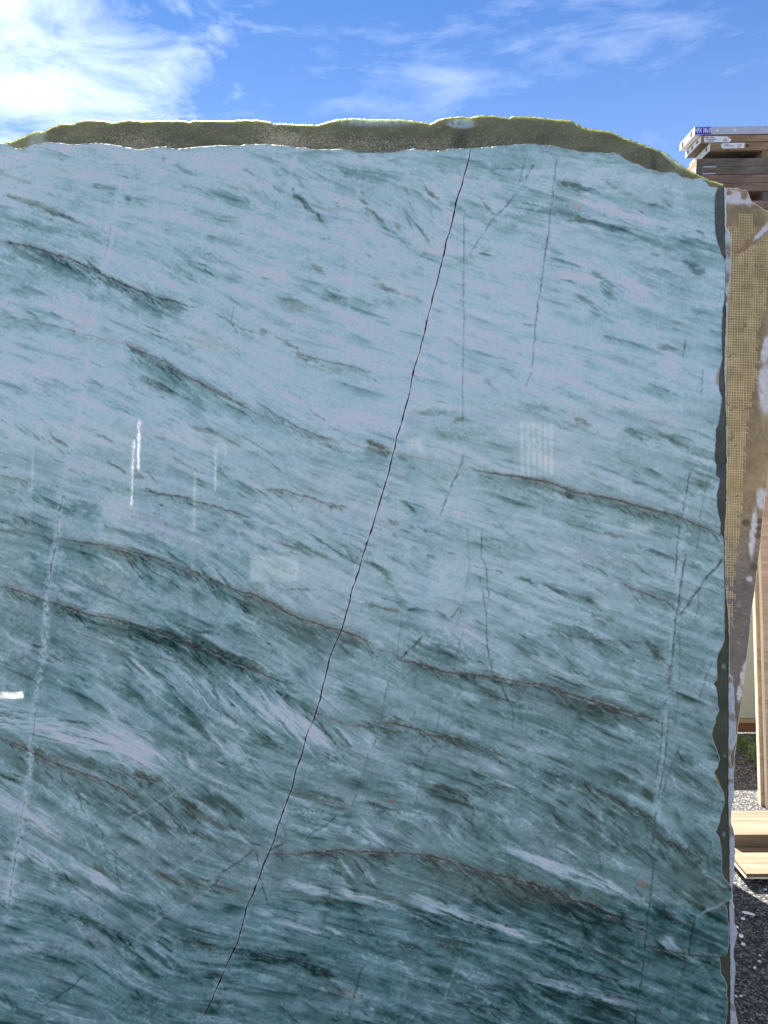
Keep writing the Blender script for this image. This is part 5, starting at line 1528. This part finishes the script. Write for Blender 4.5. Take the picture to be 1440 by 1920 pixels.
# ---------------------------------------------------------------- the far side of the yard, seen only in the polished stone
def wall_windows(root, spots, w, h, yf, frame_m, glass_m):
    for x, z in spots:
        f = MB().box((x, yf, z), (x + w, yf + .08, z + .08)).box((x, yf, z + h - .08), (x + w, yf + .08, z + h)).box((x, yf, z + .081), (x + .08, yf + .08, z + h - .081)).box((x + w - .08, yf, z + .081), (x + w, yf + .08, z + h - .081)).build('window', frame_m, root)
        MB().box((x + .081, yf + .001, z + .081), (x + w - .081, yf + .03, z + h - .081)).build('pane', glass_m, f)


m_wallA = mat_plain('brown_rendered_wall', (0.10, 0.085, 0.075), 0.85, var=0.12, scale=0.8)
m_wallB = mat_plain('grey_sheet_wall', (0.13, 0.135, 0.14), 0.7, var=0.08, scale=0.6)
m_frame = mat_plain('brown_window_frame', (0.16, 0.15, 0.14), 0.5, var=0.02)
m_pane = mat_plain('dark_window_glass', (0.03, 0.035, 0.04), 0.08, var=0.0)
m_roof = mat_plain('grey_roof_sheet', (0.16, 0.16, 0.17), 0.6, var=0.1, scale=1)
m_door = mat_plain('roller_door_paint', (0.14, 0.13, 0.12), 0.5, var=0.06, scale=3)
m_palewhite = mat_plain('white_slat_paint', (0.55, 0.55, 0.53), 0.5, var=0.02)
e = empty('warehouse', (-9.0, -18.0, 0))
tag(e, 'long brown rendered warehouse across the yard with roller doors and a low grey roof', 'building')
MB().box((-9, -8, 0), (9.6, 0, 4.7)).build('wall', m_wallA, e)
MB().prism([(-9.3, 4.702), (9.9, 4.702), (9.9, 4.85), (0.3, 5.5), (-9.3, 4.85)], -8.3, 0.3).build('roof', m_roof, e)
for x in (-6.0, 1.2):
    d = MB().box((x, .002, 0.01), (x + 3.2, .06, 3.4)).build('roller_door', m_door, e)
    for k in range(10): MB().box((x + .01, .061, .1 + k * .33), (x + 3.19, .075, .36 + k * .33)).build('slat', m_door, d)
wall_windows(e, [(-2.2, 2.6), (5.2, 2.2), (7.4, 2.2)], 1.1, 1.0, 0.002, m_frame, m_pane)
e = empty('office_building', (8.6, -20.0, 0))
tag(e, 'grey two-storey office building across the yard with a white slatted shutter', 'building')
MB().box((-7.5, -9, 0), (9, 0, 6.3)).build('wall', m_wallB, e)
MB().box((-7.8, -9.3, 6.302), (9.3, .3, 6.55)).build('roof', m_roof, e)
sh = MB().box((-4.5, .002, 4.3), (-3.45, .03, 6.0)).build('shutter', m_door, e)
for k in range(6): MB().box((-4.48 + k * .175, .031, 4.32), (-4.38 + k * .175, .08, 5.98)).build('slat', m_palewhite, sh)
wall_windows(e, [(2.2, 4.0), (2.2, 1.0)], 1.2, 1.1, 0.002, m_frame, m_pane)
def mirror_board(px, py, w, h, yw, root, k):  # unseen pale board, added only for its reflection in the marble
    t = -yw; vd = 3.0 + t
    x = (px - 720) / F * vd; z = 1.5 + t * math.tan(PITCH) + (960 - py) / F * vd
    hw, hh = w / F * vd / 2, h / F * vd / 2
    o = MB().box((x - hw, yw + .04, z - hh), (x + hw, yw + .10, z + hh)).build('yard_board', mat_plain('board_paint', (k, k, k * .97), 0.6, var=0.25, scale=4))
    return o


for (px, py, w, h, yw, k, lab) in ((505, 1066, 112, 48, -12.0, .5, 'wide pale board added across the yard to mirror low in the marble'), (1200, 990, 44, 16, -12.0, .6, 'small white board added across the yard to mirror right of the crack'), (776, 836, 34, 30, -17.95, .5, 'pale square board added high at the end of the brown warehouse to mirror in the marble')):
    o = mirror_board(px, py, w, h, yw, None, k)
    tag(o, lab, 'board')
# slabs standing edge-on behind the viewer; their polished sunlit edges streak in the reflection
m_dkslab = mat_plain('dark_stored_slab', (0.10, 0.10, 0.10), 0.5, var=0.3, scale=6)
def mat_glint(name, rough):
    n = NT(name, rough, 0.5)
    n.color((0.9, 0.9, 0.88)); n.b.inputs['Metallic'].default_value = 1.0
    return n.m


m_glint = mat_glint('polished_slab_edge', 0.30)
m_glint2 = mat_glint('honed_slab_edge', 0.50)


def facets(x0, x1, za, zb, el, jit, step, mat, parent, seed, tz=-3):
    # a saw-chipped edge: small facets that each catch the sun a little differently
    r = random.Random(seed)
    V, Q = [], []
    z = za
    while z < zb:
        x = x0
        while x < x1 - 1e-4:
            w = min(step * 1.3, x1 - x)
            t1, t2 = math.radians(el + r.gauss(0, jit)), math.radians(r.gauss(tz, jit))
            i = len(V)
            V += [(x, -0.006, z), (x + w, -0.006 + w * math.tan(t2), z), (x + w, -0.006 + w * math.tan(t2) + step * math.tan(t1), z + step), (x, -0.006 + step * math.tan(t1), z + step)]
            Q.append((i, i + 1, i + 2, i + 3)); x += w
        z += step
    me = bpy.data.meshes.new('polished_edge'); me.from_pydata(V, [], Q)
    return link_mesh('polished_edge', me, mat, parent)


for i, (px, t, ptop, pbot, th) in enumerate([(256, 3.0, 782, 880, .018), (246, 3.05, 825, 950, .014), (57, 3.6, 838, 925, .010), (364, 3.6, 880, 1000, .010), (402, 4.2, 838, 965, .014), (420, 5.2, 830, 900, .02)]):
    vd = 3.0 + t
    x = (px - 720) / F * vd
    zz = lambda p: 1.5 + t * math.tan(PITCH) + (960 - p) / F * vd
    o = empty('stored_slab', (x, -t, 0), (0, 0, math.radians(180)))
    tag(o, ['dark stored slab mirrored in the marble as the brightest vertical white streak',
            'dark stored slab mirrored as the lower white streak just left of the brightest',
            'dark stored slab mirrored as the leftmost faint streak in the marble',
            'dark stored slab mirrored as the lowest faint streak, right of the brightest ones',
            'dark stored slab mirrored as the short white streak right of the brightest ones',
            'dark stored slab mirrored as the rightmost short streak in the marble'][i], 'stone slab', 'slabs standing edge-on across the aisle')
    MB().box((-th / 2, 0, 0), (th / 2, 1.6, zz(ptop))).build('body', m_dkslab, o)
    facets(-th / 2 + .0005, th / 2 - .0005, zz(pbot), zz(ptop) - .004, 22, 10 if i < 2 else 15, 0.006, m_glint if i < 2 else m_glint2, o, 40 + i)
o = empty('steel_angle', (-3.55, -5.2, 0), (0, 0, math.radians(180)))
tag(o, 'steel angle bar lying on the asphalt, seen as a white bar mirrored in the marble', 'steel bar')
MB().box((0, 0.002, 0), (3.2, 0.06, 0.004)).build('foot', m_frame, o)
facets(0.0, 3.2, 0.005, 0.055, 32, 9, 0.0075, m_glint, o, 77, -6)
